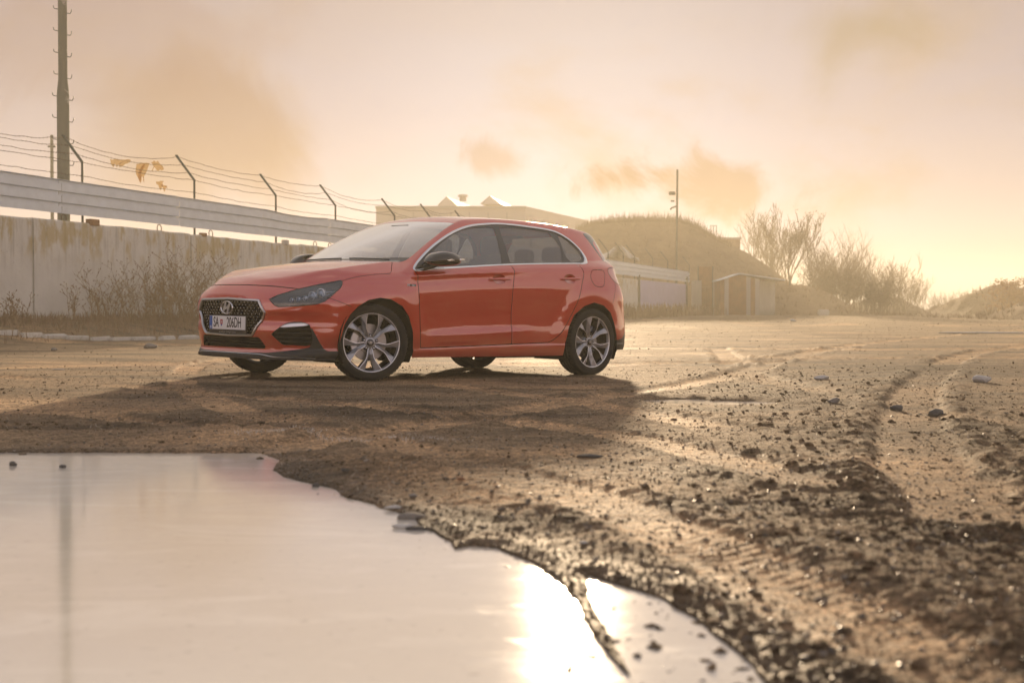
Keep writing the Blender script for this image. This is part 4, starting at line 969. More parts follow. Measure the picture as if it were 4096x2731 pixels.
# ================================================================= kerb, stones, litter
kerb = empty('kerb', (0, 0, 0), label='broken pale concrete kerb along the grass strip', cat='kerb')
kx = [(-40, 75, 1356), (80, 165, 1354), (172, 262, 1352), (268, 352, 1351), (358, 436, 1350), (442, 524, 1352), (530, 618, 1356), (640, 694, 1352), (720, 790, 1346)]
for i, (a, b2, yy) in enumerate(kx):
    Yk = 24.6+.55*i*.62; A = W(a, yy, Yk); B = W(b2, yy, Yk+.5); cx, cy = (A[0]+B[0])/2, (A[1]+B[1])/2; L = math.dist(A[:2], B[:2]); gz = ground_z(cx, cy)
    o = MB().box((0, 0, 0), (L*.985, .13, .12)).build('kerb_stone', PALE, kerb, bevel=.02); o.location = (cx, cy, gz+.012); o.rotation_euler = (rnd.uniform(-.25, .25), rnd.uniform(-.03, .03), math.atan2(B[1]-A[1], B[0]-A[0])+rnd.uniform(-.04, .04))
def rock_mb(seed, d, n=2):
    bm = bmesh.new(); bmesh.ops.create_icosphere(bm, subdivisions=n, radius=1.0); r_ = random.Random(seed)
    pl_ = [(Vector((r_.gauss(0, 1), r_.gauss(0, 1), r_.gauss(0, 1))).normalized(), r_.uniform(.55, .9)) for _ in range(9)]
    for v in bm.verts:
        for nrm, k in pl_:
            q = v.co.dot(nrm)
            if q > k: v.co -= nrm*(q-k)*.9
        v.co *= 1+r_.uniform(-.04, .04)
        v.co.x *= d[0]/2; v.co.y *= d[1]/2; v.co.z *= d[2]/2
    me = bpy.data.meshes.new('rock'); bm.to_mesh(me); bm.free(); return me
def rock(px, py, d, m_, seed, label, cat='stone', group=None, Y=None, rz=0.0, sink=.25):
    Y = Y or (CAMH+.0)*FPX/(py-HZ); x = (px-2048)/FPX*Y; z = ground_z(x, Y)
    me = rock_mb(seed, d); me.materials.append(m_); me.polygons.foreach_set('use_smooth', [False]*len(me.polygons))
    o = bpy.data.objects.new('stone', me); COL.objects.link(o); o.location = (x, Y, max(z, WATER if Y < 6.5 else -9)+d[2]*(.5-sink)); o.rotation_euler = (0, 0, rz); return tag(o, label, cat, group)
rock(1645, 2028, (.085, .05, .028), STONE, 1, 'flat grey stone slab behind the white stone at the puddle edge')
rock(1612, 2062, (.070, .035, .018), PALE, 2, 'flat white stone lying at the puddle edge')
rock(1665, 2068, (.062, .030, .016), STONED, 3, 'flat dark stone beside the white stone at the puddle edge')
rock(1570, 1995, (.055, .030, .014), PALE, 4, 'pale flat pebble just above the puddle edge')
rock(1652, 1968, (.034, .022, .016), STONE, 5, 'small blue grey pebble above the flat slab')
rock(1845, 1928, (.032, .020, .014), simple('tan_stone', (.36, .22, .13), .8, var=.2, scale=20), 6, 'small tan pebble on the dark dirt right of the slabs')
rock(3290, 1505, (.15, .07, .05), PALE, 7, 'long white lump on the dirt right of the car')
rock(3928, 1528, (.16, .08, .09), PALE, 8, 'pale pointed lump near the right edge')
rock(3335, 1614, (.085, .06, .045), STONE, 9, 'grey stone on the churned dirt')
rock(3590, 1622, (.10, .08, .05), STONED, 10, 'dark clod between the grey stone and the right edge')
rock(3745, 1640, (.11, .09, .06), STONED, 11, 'dark angular clod on the churned dirt, nearest the right edge')
rock(3170, 1300, (.3, .2, .14), PALE, 12, 'small pale lump far along the dirt track', Y=58)
rock(215, 1404, (.11, .08, .07), STONE, 13, 'round grey stone at the left edge of the dirt track')
rock(602, 1396, (.23, .15, .12), STONE, 14, 'grey stone on the track left of the car')
rock(48, 1826, (.032, .026, .024), STONED, 15, 'round dark stone frozen in the far puddle edge at the left')
rock(247, 1833, (.030, .022, .016), STONED, 16, 'small dark stone in the ice beside the pole reflection')
rock(1262, 1905, (.030, .024, .018), STONED, 17, 'dark pebble on the upper right shore of the puddle')
rock(1378, 1872, (.034, .024, .018), STONED, 18, 'dark pebble on the dirt above the puddle shore')
rock(2360, 1826, (.11, .04, .02), STONED, 19, 'flat dark bark piece on the brown dirt')
rock(2338, 2157, (.026, .014, .009), PALE, 20, 'small white chip in the right foreground')
rock(230, 1489, (.14, .03, .012), PALE, 21, 'thin pale plank lying on the dirt at the left')
rock(3930, 1333, (2.4, .2, .07), PALE, 22, 'long thin pale pipe far off at the right', Y=36)
STK = [Vector(v) for v in ((-1, 0, 0), (1, 0, 0), (0, -1, 0), (0, 1, 0), (0, 0, 1), (0, 0, -.6))]
def scatter(name, n, pos, smin, smax, m_, seed, flat=.7, label=None, cat=None, power=2.2):
    r_ = np.random.default_rng(seed); X, Y = pos(n, r_); n = len(X)
    h, pk, cl, d = terrain(X, Y, np.full(n, .02)); keep = d > -.10; X, Y, h = X[keep], Y[keep], np.maximum(h[keep], WATER-.004); n = len(X)
    bm = bmesh.new(); bmesh.ops.create_icosphere(bm, subdivisions=1, radius=1.0); B = np.array([v.co[:] for v in bm.verts]); Fc = np.array([[v.index for v in f.verts] for f in bm.faces]); bm.free()
    S = smin+(smax-smin)*r_.uniform(0, 1, n)**power; jit = 1+r_.normal(0, .22, (n, len(B), 1))
    ax = np.stack([S*r_.uniform(.8, 1.4, n), S*r_.uniform(.6, 1.0, n), S*r_.uniform(.4, flat, n)], 1)
    V = B[None]*jit*ax[:, None, :]; a = r_.uniform(0, 2*np.pi, n); c_, s_ = np.cos(a)[:, None], np.sin(a)[:, None]
    x = V[..., 0]*c_-V[..., 1]*s_; y = V[..., 0]*s_+V[..., 1]*c_; V = np.stack([x+X[:, None], y+Y[:, None], V[..., 2]+(h+S*.15)[:, None]], 2).reshape(-1, 3)
    T = (Fc[None]+(np.arange(n)*len(B))[:, None, None]).reshape(-1, 3); return tag(mesh_np(name, V, T, m_, smooth=False), label, cat, kind='stuff')
def near_pos(r1, r2, a1, a2, pw=1.0):
    def f(n, r_):
        r = r1*(r2/r1)**(r_.uniform(0, 1, n)**pw); a = np.radians(r_.uniform(a1, a2, n)); return r*np.sin(a), r*np.cos(a)
    return f
PEB, t, b = mat('pebbles'); co = t.new('ShaderNodeTexCoord').outputs['Object']; gi = t.noise(co, 30., 2, .5)
t.link(t.ramp(gi, [(.35, (.045, .038, .030)), (.5, (.12, .095, .070)), (.62, (.24, .20, .155))]), b.inputs['Base Color']); b.inputs['Roughness'].default_value = .45
scatter('gravel', 9000, near_pos(1.9, 13, -24, 24), .0016, .0085, PEB, 1, label='small stones and grit scattered over the near dirt', cat='gravel')
def crumbs(name, n, pos, smin, smax, m_, seed, label):
    r_ = np.random.default_rng(seed); X, Y = pos(n, r_); n = len(X); h, pk, cl, d = terrain(X, Y, np.full(n, .01)); k = (d > -.01) & (r_.uniform(0, 1, n) > pk*.55); X, Y, h = X[k], Y[k], h[k]; n = len(X)
    B = np.array([(1, 0, 0), (-1, 0, 0), (0, 1, 0), (0, -1, 0), (0, 0, 1), (0, 0, -1)], float); Fc = np.array([(0, 2, 4), (2, 1, 4), (1, 3, 4), (3, 0, 4), (2, 0, 5), (1, 2, 5), (3, 1, 5), (0, 3, 5)])
    S = (smin+(smax-smin)*r_.uniform(0, 1, n)**3)*(.7+.06*np.hypot(X, Y)); V = B[None]*r_.uniform(.6, 1.3, (n, 6, 1))*S[:, None, None]+r_.normal(0, .22, (n, 6, 3))*S[:, None, None]
    a = r_.uniform(0, 2*np.pi, n); c_, s_ = np.cos(a)[:, None], np.sin(a)[:, None]; V = np.stack([V[..., 0]*c_-V[..., 1]*s_+X[:, None], V[..., 0]*s_+V[..., 1]*c_+Y[:, None], V[..., 2]*.75+(h+S*.2)[:, None]], 2).reshape(-1, 3)
    return tag(mesh_np(name, V, (Fc[None]+(np.arange(n)*6)[:, None, None]).reshape(-1, 3), m_, smooth=False), label, 'soil', kind='stuff')
crumbs('soil_crumbs', 62000, near_pos(1.9, 15, -24, 24, .9), .0012, .0062, ground.data.materials[0], 11, 'fine crumbs of dirt over the whole yard')
crumbs('far_stones', 9000, near_pos(13, 75, -24, 24, .7), .0015, .0075, ground.data.materials[0], 12, 'small stones and crumbs on the far part of the yard')
def clod_pos(n, r_):
    x, y = near_pos(2.2, 16, -22, 24)(n*3, r_); h, pk, cl, d = terrain(x, y, np.full(len(x), .5)); k = r_.uniform(0, 1, len(x)) < cl*.9+.02; return x[k][:n], y[k][:n]
DIRTC = simple('soil_clod', (.13, .09, .052), .9, var=.4, scale=25)
scatter('soil_clods', 5000, clod_pos, .003, .017, ground.data.materials[0], 2, .9, 'loose dark clods of churned soil', 'soil', 2.6)
def shore_pos(n, r_):
    x, y = near_pos(1.9, 6.3, -24, 15)(n*8, r_); d = np.minimum(poly_sd(PUD_A, x, y), poly_sd(PUD_B, x, y)); k = np.abs(d-.03) < r_.exponential(.05, len(x)); return x[k][:n], y[k][:n]
scatter('shore_pebbles', 3600, shore_pos, .0015, .0065, DIRTC, 3, .8, 'dark pebbles along the puddle shore', 'pebbles', 2.4)
o = blades('straw_litter', 2600, near_pos(3.5, 15, -22, 18), .012, .06, simple('pale_straw', (.62, .54, .42), .7), .5, .0010, 8); tag(o, 'pale bits of straw strewn over the dirt', 'straw')

def frost_pos(n, r_):
    t_ = r_.uniform(0, 1, n); return -1.25+1.0*t_+r_.normal(0, .05, n), 6.42-.32*t_+.10*np.sin(t_*5)+r_.normal(0, .05, n)
tag(blades('frosted_straw', 700, frost_pos, .005, .022, simple('frost_white', (.80, .78, .74), .6), 1.2, .0009, 14), 'band of frosted white straw on the dark dirt above the puddle', 'straw')
for k_, mo in enumerate([o for o in bpy.data.objects if o.name.startswith(('earth_mound', 'rubble_mound'))]):
    r_ = np.random.default_rng(30+k_); co_ = np.empty(len(mo.data.vertices)*3, np.float32); mo.data.vertices.foreach_get('co', co_); co_ = co_.reshape(-1, 3); sel = r_.integers(0, len(co_), 5200 if k_ == 0 else 1500)
    p = co_[sel]+r_.normal(0, .12, (len(sel), 3))*(1, 1, 0); cl_ = fbm(p[:, 0]*.35, p[:, 1]*.35, 77, 3)+r_.uniform(-.4, .4, len(p)) > -.05; p = p[cl_]; n_ = len(p); L = r_.uniform(.12, .50, n_); a_ = r_.uniform(0, 6.28, (n_, 3)); V = []
    for q in range(3):
        dx, dy = np.cos(a_[:, q]), np.sin(a_[:, q]); b0 = p-(0, 0, .08); V.append(np.stack([b0+np.stack([-dy*.03, dx*.03, 0*dx], 1), b0+np.stack([dy*.03, -dx*.03, 0*dx], 1), b0+np.stack([dx*L*.5, dy*L*.5, L*.9+.08], 1)], 1))
    V = np.stack(V, 1).reshape(-1, 3); tag(mesh_np('slope_grass', V, np.arange(len(V)).reshape(-1, 3), STRAW if k_ % 2 == 0 else WEEDM, smooth=False), 'dry grass tufts over the slopes of the mounds', 'grass', kind='stuff')

# ================================================================= hazy air
hm = bpy.data.materials.new('hazy_air'); hm.use_nodes = True; t = NT(hm.node_tree); t.n.clear()
o_ = t.new('ShaderNodeOutputMaterial'); pv = t.new('ShaderNodeVolumePrincipled'); pv.inputs['Color'].default_value = (.97, .90, .70, 1)
pv.inputs['Density'].default_value = .0025; pv.inputs['Anisotropy'].default_value = .38; t.link(pv.outputs[0], o_.inputs['Volume'])
hz = MB().box((0, 187.5, 5.6), (900, 525, 13.6)).build('haze', hm); tag(hz, kind='stuff')
# ================================================================= the car

def car_axes():
    cy, sy = math.cos(CAR_YAW), math.sin(CAR_YAW)
    R = np.array([[cy, sy, 0], [sy, -cy, 0], [0, 0, 1.]])            # columns: u, v(left), z
    cp, sp_ = math.cos(CAR_TP), math.sin(CAR_TP); c_, s_ = math.cos(CAR_TR), math.sin(CAR_TR)
    return R @ np.array([[cp, 0, -sp_], [0, 1, 0], [sp_, 0, cp]]) @ np.array([[1, 0, 0], [0, c_, -s_], [0, s_, c_]])
CR = car_axes()
car = empty('parked_car', label='glossy red five door hatchback parked on the dirt with its front wheels turned', cat='car')
mw = Matrix([[CR[0, 0], -CR[0, 1], CR[0, 2], CAR_POS[0]], [CR[1, 0], -CR[1, 1], CR[1, 2], CAR_POS[1]], [CR[2, 0], -CR[2, 1], CR[2, 2], CAR_POS[2]], [0, 0, 0, 1]])
car.matrix_world = mw          # local axes: x = u (rearwards), y = -v (v = the car's left), z up

def cm(name, P, T, m, parent=None, N=None, smooth=True):
    """mesh given in (u,v,z) -> local, winding flipped by the mirror"""
    P = np.array(P, float)*(1, -1, 1); N2 = None if N is None else np.array(N, float)*(1, -1, 1)
    return mesh_np(name, P, np.array(T)[:, ::-1], m, parent if parent is not None else car, N2, smooth)
class CB(MB):
    """solids in (u,v,z)"""
    def put(s, name, m, parent=None, **kw):
        s.v = [(a, -b, c) for a, b, c in s.v]
        return s.build(name, m, parent if parent is not None else car, **kw)
def clip(S, f):
    """split surface S=(P,N,T) by scalar f per vertex -> (part with f<0, part with f>=0)"""
    P, N, T = S
    if len(T) == 0: return S, S
    s = f < 0; k = s[T].sum(1)
    res = []
    for want, cnt_full in ((True, 3), (False, 0)):
        full = T[k == cnt_full]
        nP = [P]; nN = [N]; nT = [full]; base = len(P)
        for lone in (True, False):
            sel = T[k == (1 if lone == True else 2)]
            if len(sel) == 0: continue
            ss = s[sel]; li = np.argmax(ss == lone, axis=1)
            r = np.arange(len(sel)); a = sel[r, li]; b = sel[r, (li+1) % 3]; c = sel[r, (li+2) % 3]
            tb = (f[a]/(f[a]-f[b]))[:, None]; tc_ = (f[a]/(f[a]-f[c]))[:, None]
            pb = P[a]+(P[b]-P[a])*tb; pc = P[a]+(P[c]-P[a])*tc_
            qb = N[a]+(N[b]-N[a])*tb; qc = N[a]+(N[c]-N[a])*tc_
            m = len(sel); ib = base+np.arange(m); ic = ib+m; base += 2*m
            nP += [pb, pc]; nN += [qb, qc]
            if lone == want: nT.append(np.stack([a, ib, ic], 1))
            else: nT += [np.stack([ib, b, c], 1), np.stack([ib, c, ic], 1)]
        res.append((np.concatenate(nP), np.concatenate(nN), np.concatenate(nT)))
    return [compact(x) for x in res]
def compact(S):
    P, N, T = S
    if len(T) == 0: return (P[:0], N[:0], T)
    u, inv = np.unique(T.ravel(), return_inverse=True)
    N = N[u]; N = N/np.maximum(np.linalg.norm(N, axis=1), 1e-9)[:, None]
    return P[u], N, inv.reshape(-1, 3)
def fuse(*Ss):
    P = []; N = []; T = []; b = 0
    for p, n, t in Ss: P.append(p); N.append(n); T.append(t+b); b += len(p)
    return np.concatenate(P), np.concatenate(N), np.concatenate(T)
def mirror(S):
    P, N, T = S; return P*(1, -1, 1), N*(1, -1, 1), T[:, ::-1]
def both(S): return fuse(S, mirror(S))
def inset(S, d): return S[0]-S[1]*d, S[1], S[2]
QZ = lambda P: (.71*P[:, 0]+.705*P[:, 1], P[:, 2])
def cut_poly(S, poly, space, gap=.0, cond=None, g2=None):
    """cut the outline out of S: returns (piece, rest)"""
    P = S[0]
    x, y = {'uz': (P[:, 0], P[:, 2]), 'vz': (P[:, 1], P[:, 2]), 'qz': QZ(P), 'uv': (P[:, 0], P[:, 1])}[space]
    d = poly_sd(poly, x, y)
    if cond is not None: d = np.maximum(d, cond(P))
    piece, rest0 = clip(S, d+gap)
    if gap > 0:
        _, rest = clip(S, d-gap)
        return piece, rest
    return piece, rest0
def on_side(pts):                       # (u,z) -> surface points on the left flank
    pts = np.asarray(pts, float); O = np.stack([pts[:, 0], np.full(len(pts), 1.3), pts[:, 1]], 1)
    return trace(O, np.tile([0, -1., 0], (len(pts), 1)), 0, 1.25, 120)
def on_diag(pts):                       # (q,z) -> points on the front left corner
    pts = np.asarray(pts, float); q = pts[:, 0]; n = len(pts)
    # q axis (.71,.705), look along (.705,-.71)
    O = np.stack([.71*q-1.6*.705, .705*q+1.6*.71, pts[:, 1]], 1)
    return trace(O, np.tile([.705, -.71, 0], (n, 1)), 0, 2.0, 220)
def on_front(pts):                      # (v,z) -> points on the nose
    pts = np.asarray(pts, float); n = len(pts)
    return trace(np.stack([np.full(n, -1.4), pts[:, 0], pts[:, 1]], 1), np.tile([1., 0, 0], (n, 1)), 0, 1.2, 140)
def on_rear(pts):
    pts = np.asarray(pts, float); n = len(pts)
    return trace(np.stack([np.full(n, 3.8), pts[:, 0], pts[:, 1]], 1), np.tile([-1., 0, 0], (n, 1)), 0, 1.3, 140)
def on_top(pts):
    pts = np.asarray(pts, float); n = len(pts)
    return trace(np.stack([pts[:, 0], pts[:, 1], np.full(n, 1.7)], 1), np.tile([0, 0, -1.], (n, 1)), 0, 1.2, 140)
def ribbon(P, w, h, closed=True, off=0.0, N=None):
    """raised strip (w wide, h proud) following surface points"""
    P = np.asarray(P, float); n = len(P); N = grad(P) if N is None else N
    if closed: Tn = np.roll(P, -1, 0)-np.roll(P, 1, 0)
    else: Tn = np.gradient(P, axis=0)
    Tn /= np.maximum(np.linalg.norm(Tn, axis=1), 1e-9)[:, None]
    B = np.cross(N, Tn); B /= np.maximum(np.linalg.norm(B, axis=1), 1e-9)[:, None]
    ww = np.asarray(w, float)*np.ones(n)
    rows = [(-.5, -.004), (-.5, h*.5), (-.3, h), (.3, h), (.5, h*.5), (.5, -.004)]
    V = np.concatenate([P+B*(a*ww)[:, None]+N*(b+off) for a, b in rows]); T = []
    for r in range(len(rows)-1):
        for i in range(n if closed else n-1):
            j = (i+1) % n; a, b_, c, d = r*n+i, r*n+j, (r+1)*n+j, (r+1)*n+i
            T += [(a, b_, c), (a, c, d)]
    return V, np.array(T)
def put_ribbon(name, P, w, h, m, parent=None, closed=True, off=0.0, both_sides=False):
    V, T = ribbon(P, w, h, closed, off)
    obs = []
    for s in ((1, -1) if both_sides else (1,)):
        o = cm(name, V*(1, s, 1), T if s == 1 else T[:, ::-1], m, parent, None, True); fix_normals(o)
        o.data.set_sharp_from_angle(angle=math.radians(50)); obs.append(o)
    return obs
def fix_normals(o):
    bm = bmesh.new(); bm.from_mesh(o.data); bmesh.ops.recalc_face_normals(bm, faces=bm.faces); bm.to_mesh(o.data); bm.free()
def wall_strip(P, depth, dirv=None, N=None):
    """recess wall: from outline points inwards"""
    P = np.asarray(P); n = len(P); D = -(grad(P) if N is None else N) if dirv is None else np.tile(np.asarray(dirv, float), (n, 1))
    V = np.concatenate([P, P+D*depth]); T = []
    for i in range(n):
        j = (i+1) % n; T += [(i, j, n+j), (i, n+j, n+i)]
    return V, np.array(T)

# ---- outlines (metres, car frame)
HEADLIGHT = [(-.212, .651), (-.14, .686), (.011, .737), (.171, .780), (.332, .816), (.345, .805), (.344, .781), (.335, .754), (.300, .713), (.264, .673), (.225, .641), (.173, .619), (.028, .601), (-.129, .592), (-.161, .603), (-.189, .629)]
FOG = cr([(-.187, .376), (-.146, .410), (-.092, .450), (-.031, .473), (.054, .476), (.096, .464), (.125, .432), (.130, .294), (-.013, .290), (-.088, .290), (-.128, .319), (-.178, .361)], 3)
DRL = cr([(-.114, .430), (-.083, .452), (-.031, .464), (.054, .468), (.088, .464), (.108, .454), (.071, .444), (-.005, .437)], 3)
GRILLE = [(-.405, .639), (0, .652), (.405, .639), (.469, .546), (.440, .49), (.345, .372), (.326, .360), (0, .352), (-.326, .360), (-.345, .372), (-.440, .49), (-.469, .546)]
LOWGR = [(-.395, .346), (.395, .346), (.415, .329), (.452, .273), (.440, .254), (-.440, .254), (-.452, .273), (-.415, .329)]
ARCH_F = [(-.40, .10), (-.348, .22), (-.333, .349), (-.305, .457), (-.255, .545), (-.185, .612), (-.09, .662), (.025, .682), (.137, .672), (.26, .618), (.338, .535), (.388, .414), (.402, .255), (.38, .10)]
ARCH_R = [(2.235, .10), (2.246, .212), (2.26, .295), (2.30, .451), (2.369, .567), (2.501, .652), (2.639, .688), (2.785, .662), (2.904, .594), (2.978, .487), (3.011, .379), (3.018, .25), (3.02, .10)]
DLO = cr([(.421, .921), (.518, 1.013), (.726, 1.142), (.991, 1.263), (1.236, 1.337), (1.462, 1.370), (1.695, 1.386), (2.0, 1.380), (2.331, 1.358), (2.491, 1.300), (2.600, 1.206), (2.640, 1.12), (2.622, 1.072), (2.53, 1.050), (2.441, 1.049), (1.902, 1.026), (1.469, 1.002), (.957, .964), (.635, .940)], 5)
F_DOOR = [(.421, .921), (.439, .864), (.438, .817), (.456, .630), (.470, .45), (.485, .268), (1.02, .282), (1.565, .297), (1.55, .598), (1.557, .797), (1.583, .938), (1.569, 1.006), (1.2, .983), (.8, .95)]
R_DOOR = [(1.565, .297), (1.55, .598), (1.557, .797), (1.583, .938), (1.569, 1.008), (2.0, 1.03)]+[tuple(p) for p in cr([(2.447, 1.048), (2.48, 1.01), (2.504, .955), (2.476, .872), (2.418, .714), (2.337, .577), (2.240, .441), (2.127, .347), (2.041, .311)], 3, False)]+[(1.8, .303)]
FUEL = cr([(2.645, .995), (2.79, .998), (2.822, .965), (2.815, .90), (2.790, .850), (2.722, .838), (2.650, .852), (2.603, .915), (2.610, .97)], 4)
GLASS_F = cr([(.702, 1.087), (.80, 1.150), (1.0, 1.245), (1.212, 1.312), (1.40, 1.335), (1.52, 1.340), (1.560, 1.325), (1.525, 1.15), (1.486, 1.020), (1.4, 1.008), (1.0, .984), (.68, .960), (.675, 1.02)], 4)
GLASS_R = cr([(1.640, 1.338), (1.70, 1.348), (1.95, 1.350), (2.22, 1.336), (2.283, 1.315), (2.345, 1.21), (2.335, 1.13), (2.290, 1.058), (2.2, 1.052), (1.9, 1.040), (1.63, 1.028), (1.605, 1.06), (1.618, 1.2)], 4)
GLASS_Q = cr([(2.395, 1.305), (2.47, 1.270), (2.56, 1.185), (2.590, 1.12), (2.575, 1.088), (2.50, 1.070), (2.42, 1.068), (2.375, 1.13), (2.385, 1.22)], 4)
WIND = cr([(-.60, 1.335), (-.575, 1.358), (-.4, 1.372), (0, 1.385), (.4, 1.372), (.575, 1.358), (.60, 1.335), (.66, 1.215), (.705, 1.08), (.712, 1.02), (.69, .992), (.6, .990), (0, .999), (-.6, .990), (-.69, .992), (-.712, 1.02), (-.705, 1.08), (-.66, 1.215)], 3)
REARGL = cr([(-.50, 1.335), (0, 1.35), (.50, 1.335), (.56, 1.30), (.66, 1.16), (.70, 1.09), (.66, 1.07), (0, 1.06), (-.66, 1.07), (-.70, 1.09), (-.66, 1.16), (-.56, 1.30)], 3)
HOOD_FRONT = [(-.750, .40), (-.785, .25), (-.800, .0)]

# ---- skin
half = compact(raymesh())
P = half[0]
def zbot(P):
    u, v = P[:, 0], np.abs(P[:, 1])
    zb = np.where(u < .1, .168, np.where(u > 2.6, .235, .188))
    return zb-P[:, 2]
_, drop = clip(half, -zbot(half[0]))       # keep z above the bottom edge
half = drop
front = lambda P: P[:, 0]+.25               # only the nose
pieces = {}
_, half = cut_poly(half, ARCH_F, 'uz', cond=lambda P: .55-P[:, 1])
_, half = cut_poly(half, ARCH_R, 'uz', cond=lambda P: .55-P[:, 1])
inner = half
dlo, half = cut_poly(half, DLO, 'uz', cond=lambda P: .45-P[:, 1])
wind, half = cut_poly(half, WIND, 'vz', cond=lambda P: P[:, 0]-1.35)
reargl, half = cut_poly(half, REARGL, 'vz', cond=lambda P: 2.3-P[:, 0])
grille, half = cut_poly(half, GRILLE, 'vz', cond=front)
lowgr, half = cut_poly(half, LOWGR, 'vz', cond=front)
head, half = cut_poly(half, HEADLIGHT, 'qz', cond=lambda P: P[:, 0]-.4)
fog, half = cut_poly(half, FOG, 'qz', cond=lambda P: P[:, 0]-.4)
# black lower mouldings: lip under the bumper, side flank beside the air intake, rear corner
def lipf(P):
    q, z = QZ(P)
    zt = np.interp(q, [-1.2, -.9, -.70, -.49, -.224, .009, .118, .128, .129, .158, .196, .225, .254, .372, .6], [.226, .226, .218, .217, .224, .253, .274, .30, .44, .385, .312, .265, .246, .244, .244])
    return np.maximum(np.maximum(z-zt, P[:, 0]+.20), -np.inf)
lip, half = clip(half, lipf(half[0]))
flank, half = cut_poly(half, [(.125, .28), (.1305, .432), (.118, .452), (.158, .385), (.196, .312), (.225, .265), (.225, .24)], 'qz', cond=lambda P: P[:, 0]-.2)
def rearlow(P):
    zt = np.interp(P[:, 0], [2.95, 3.06, 3.16, 3.26, 3.34, 3.6], [.330, .333, .348, .40, .50, .52])
    return np.maximum(P[:, 2]-zt, 2.98-P[:, 0])
rlow, half = clip(half, rearlow(half[0]))
TAIL = cr([(2.895, .999), (2.925, 1.020), (3.05, 1.032), (3.30, 1.02), (3.36, .99), (3.33, .90), (3.22, .875), (3.12, .868), (3.02, .893), (2.95, .930), (2.905, .968)], 3)
tail, half = cut_poly(half, TAIL, 'uz', cond=lambda P: .40-P[:, 1])
SPOIL = cr([(2.800, 1.352), (2.90, 1.362), (3.20, 1.37), (3.20, 1.30), (2.97, 1.290), (2.90, 1.235), (2.985, 1.085), (2.968, 1.07), (2.86, 1.236), (2.815, 1.31)], 3)
spoil, half = cut_poly(half, SPOIL, 'uz', cond=lambda P: .46-P[:, 1])
fdoor, half = cut_poly(half, F_DOOR, 'uz', gap=.0035, cond=lambda P: .5-P[:, 1])
rdoor, half = cut_poly(half, R_DOOR, 'uz', gap=.0035, cond=lambda P: .5-P[:, 1])
fuel, half = cut_poly(half, FUEL, 'uz', gap=.0028, cond=lambda P: .5-P[:, 1])
# bonnet: everything above the shut line
def hoodf(P):
    u, v, z = P[:, 0], P[:, 1], P[:, 2]
    zf = np.interp(v, [0, .2, .42, .52, .633, .69, .74, .77, .80, .818], [.764, .764, .758, .750, .737, .765, .80, .838, .868, .884])
    d = zf-z
    ur = np.interp(v, [0, .66, .695, .73, .80, .83], [.34, .33, .309, .274, .214, .165])
    return np.maximum(np.maximum(d, u-ur), np.where(v > .80, .872-z, -1))
h = hoodf(half[0])
hood, _ = clip(half, h+.0032); _, half = clip(half, h-.0032)
# bumper / wing shut line behind the lamp
bl = np.array([(-.445, .677), (-.354, .642), (-.25, .604)])
def segd(P, pl, r):
    x, y = P[:, 0], P[:, 2]; d = np.full(len(P), 9.)
    for a, b in zip(pl[:-1], pl[1:]):
        e = b-a; t = np.clip(((x-a[0])*e[0]+(y-a[1])*e[1])/(e@e), 0, 1)
        d = np.minimum(d, np.hypot(x-a[0]-t*e[0], y-a[1]-t*e[1]))
    return np.where(P[:, 1] > .5, d-r, 1.)
# cowl strip between bonnet and glass stays with the body but black
cowl, half = clip(half, np.maximum(np.maximum(half[0][:, 2]-1.003, .335-half[0][:, 0]), np.maximum(half[0][:, 1]-.672, half[0][:, 0]-.8)))
PT = M['paint']
def skin(name, S, m, parent=None): return cm(name, S[0], S[2], m, parent, S[1])
body = skin('body', both(half), PT)
skin('bonnet', both(hood), PT)
skin('front_lip', both(lip), M['trim_black'])
if len(cowl[2]): skin('cowl_panel', both(inset(cowl, .002)), M['trim_black'])
skin('rear_valance', both(rlow), M['trim_black'])
skin('spoiler_side', inset(spoil, -.001), M['gloss_black']); skin('spoiler_side', mirror(inset(spoil, -.001)), M['gloss_black'])
frit, wind = clip(wind, np.maximum(wind[0][:, 2]-(1.022+.012*np.abs(wind[0][:, 1])), -1))
skin('windscreen', both(wind), M['windscreen']); skin('windscreen_base', both(inset(frit, .002)), M['gloss_black'])
skin('rear_window', both(reargl), M['glass_rear'])
for s in (1, -1):
    mm = (lambda S: S) if s == 1 else mirror
    skin('intake_flank', mm(inset(flank, .004)), M['trim_black'])
    fd = skin('front_door', mm(fdoor), PT); rd = skin('rear_door', mm(rdoor), PT); skin('fuel_flap', mm(fuel), PT) if s == 1 else None
    if s == -1: skin('wing_patch', mm(fuel), PT)
    # window openings
    ins = inset(dlo, .006)
    gf, rest = cut_poly(ins, GLASS_F, 'uz'); gr, rest = cut_poly(rest, GLASS_R, 'uz'); gq, rest = cut_poly(rest, GLASS_Q, 'uz')
    skin('pillar_trim', mm(rest), M['gloss_black'])
    skin('window', mm(inset(gf, .003)), M['glass'], fd); skin('window', mm(inset(gr, .003)), M['glass_rear'], rd)
    skin('quarter_window', mm(inset(gq, .003)), M['glass_rear'])
    tl = skin('tail_lamp', mm(inset(tail, .001)), M['tail_red'])
    tp = on_side(TAIL); tp = tp[~np.isnan(tp[:, 0])]; V, T = ribbon(tp, .006, .001); o = cm('lamp_seal', V*(1, s, 1), T if s == 1 else T[:, ::-1], M['dark'], tl); fix_normals(o)
# bright window surround: thin over the roof rail, broad at the rear corner
dl3 = on_side(np.array(DLO)); ok = ~np.isnan(dl3[:, 0]); dl3 = dl3[ok]; dl2 = np.array(DLO)[ok]
wd = .020+.022*np.exp(-((dl2[:, 0]-2.62)/.07)**2)*np.exp(-((dl2[:, 1]-1.09)/.06)**2)
cen = dl3 - 0*dl3
put_ribbon('window_surround', cen, wd, .006, M['chrome'], both_sides=True)

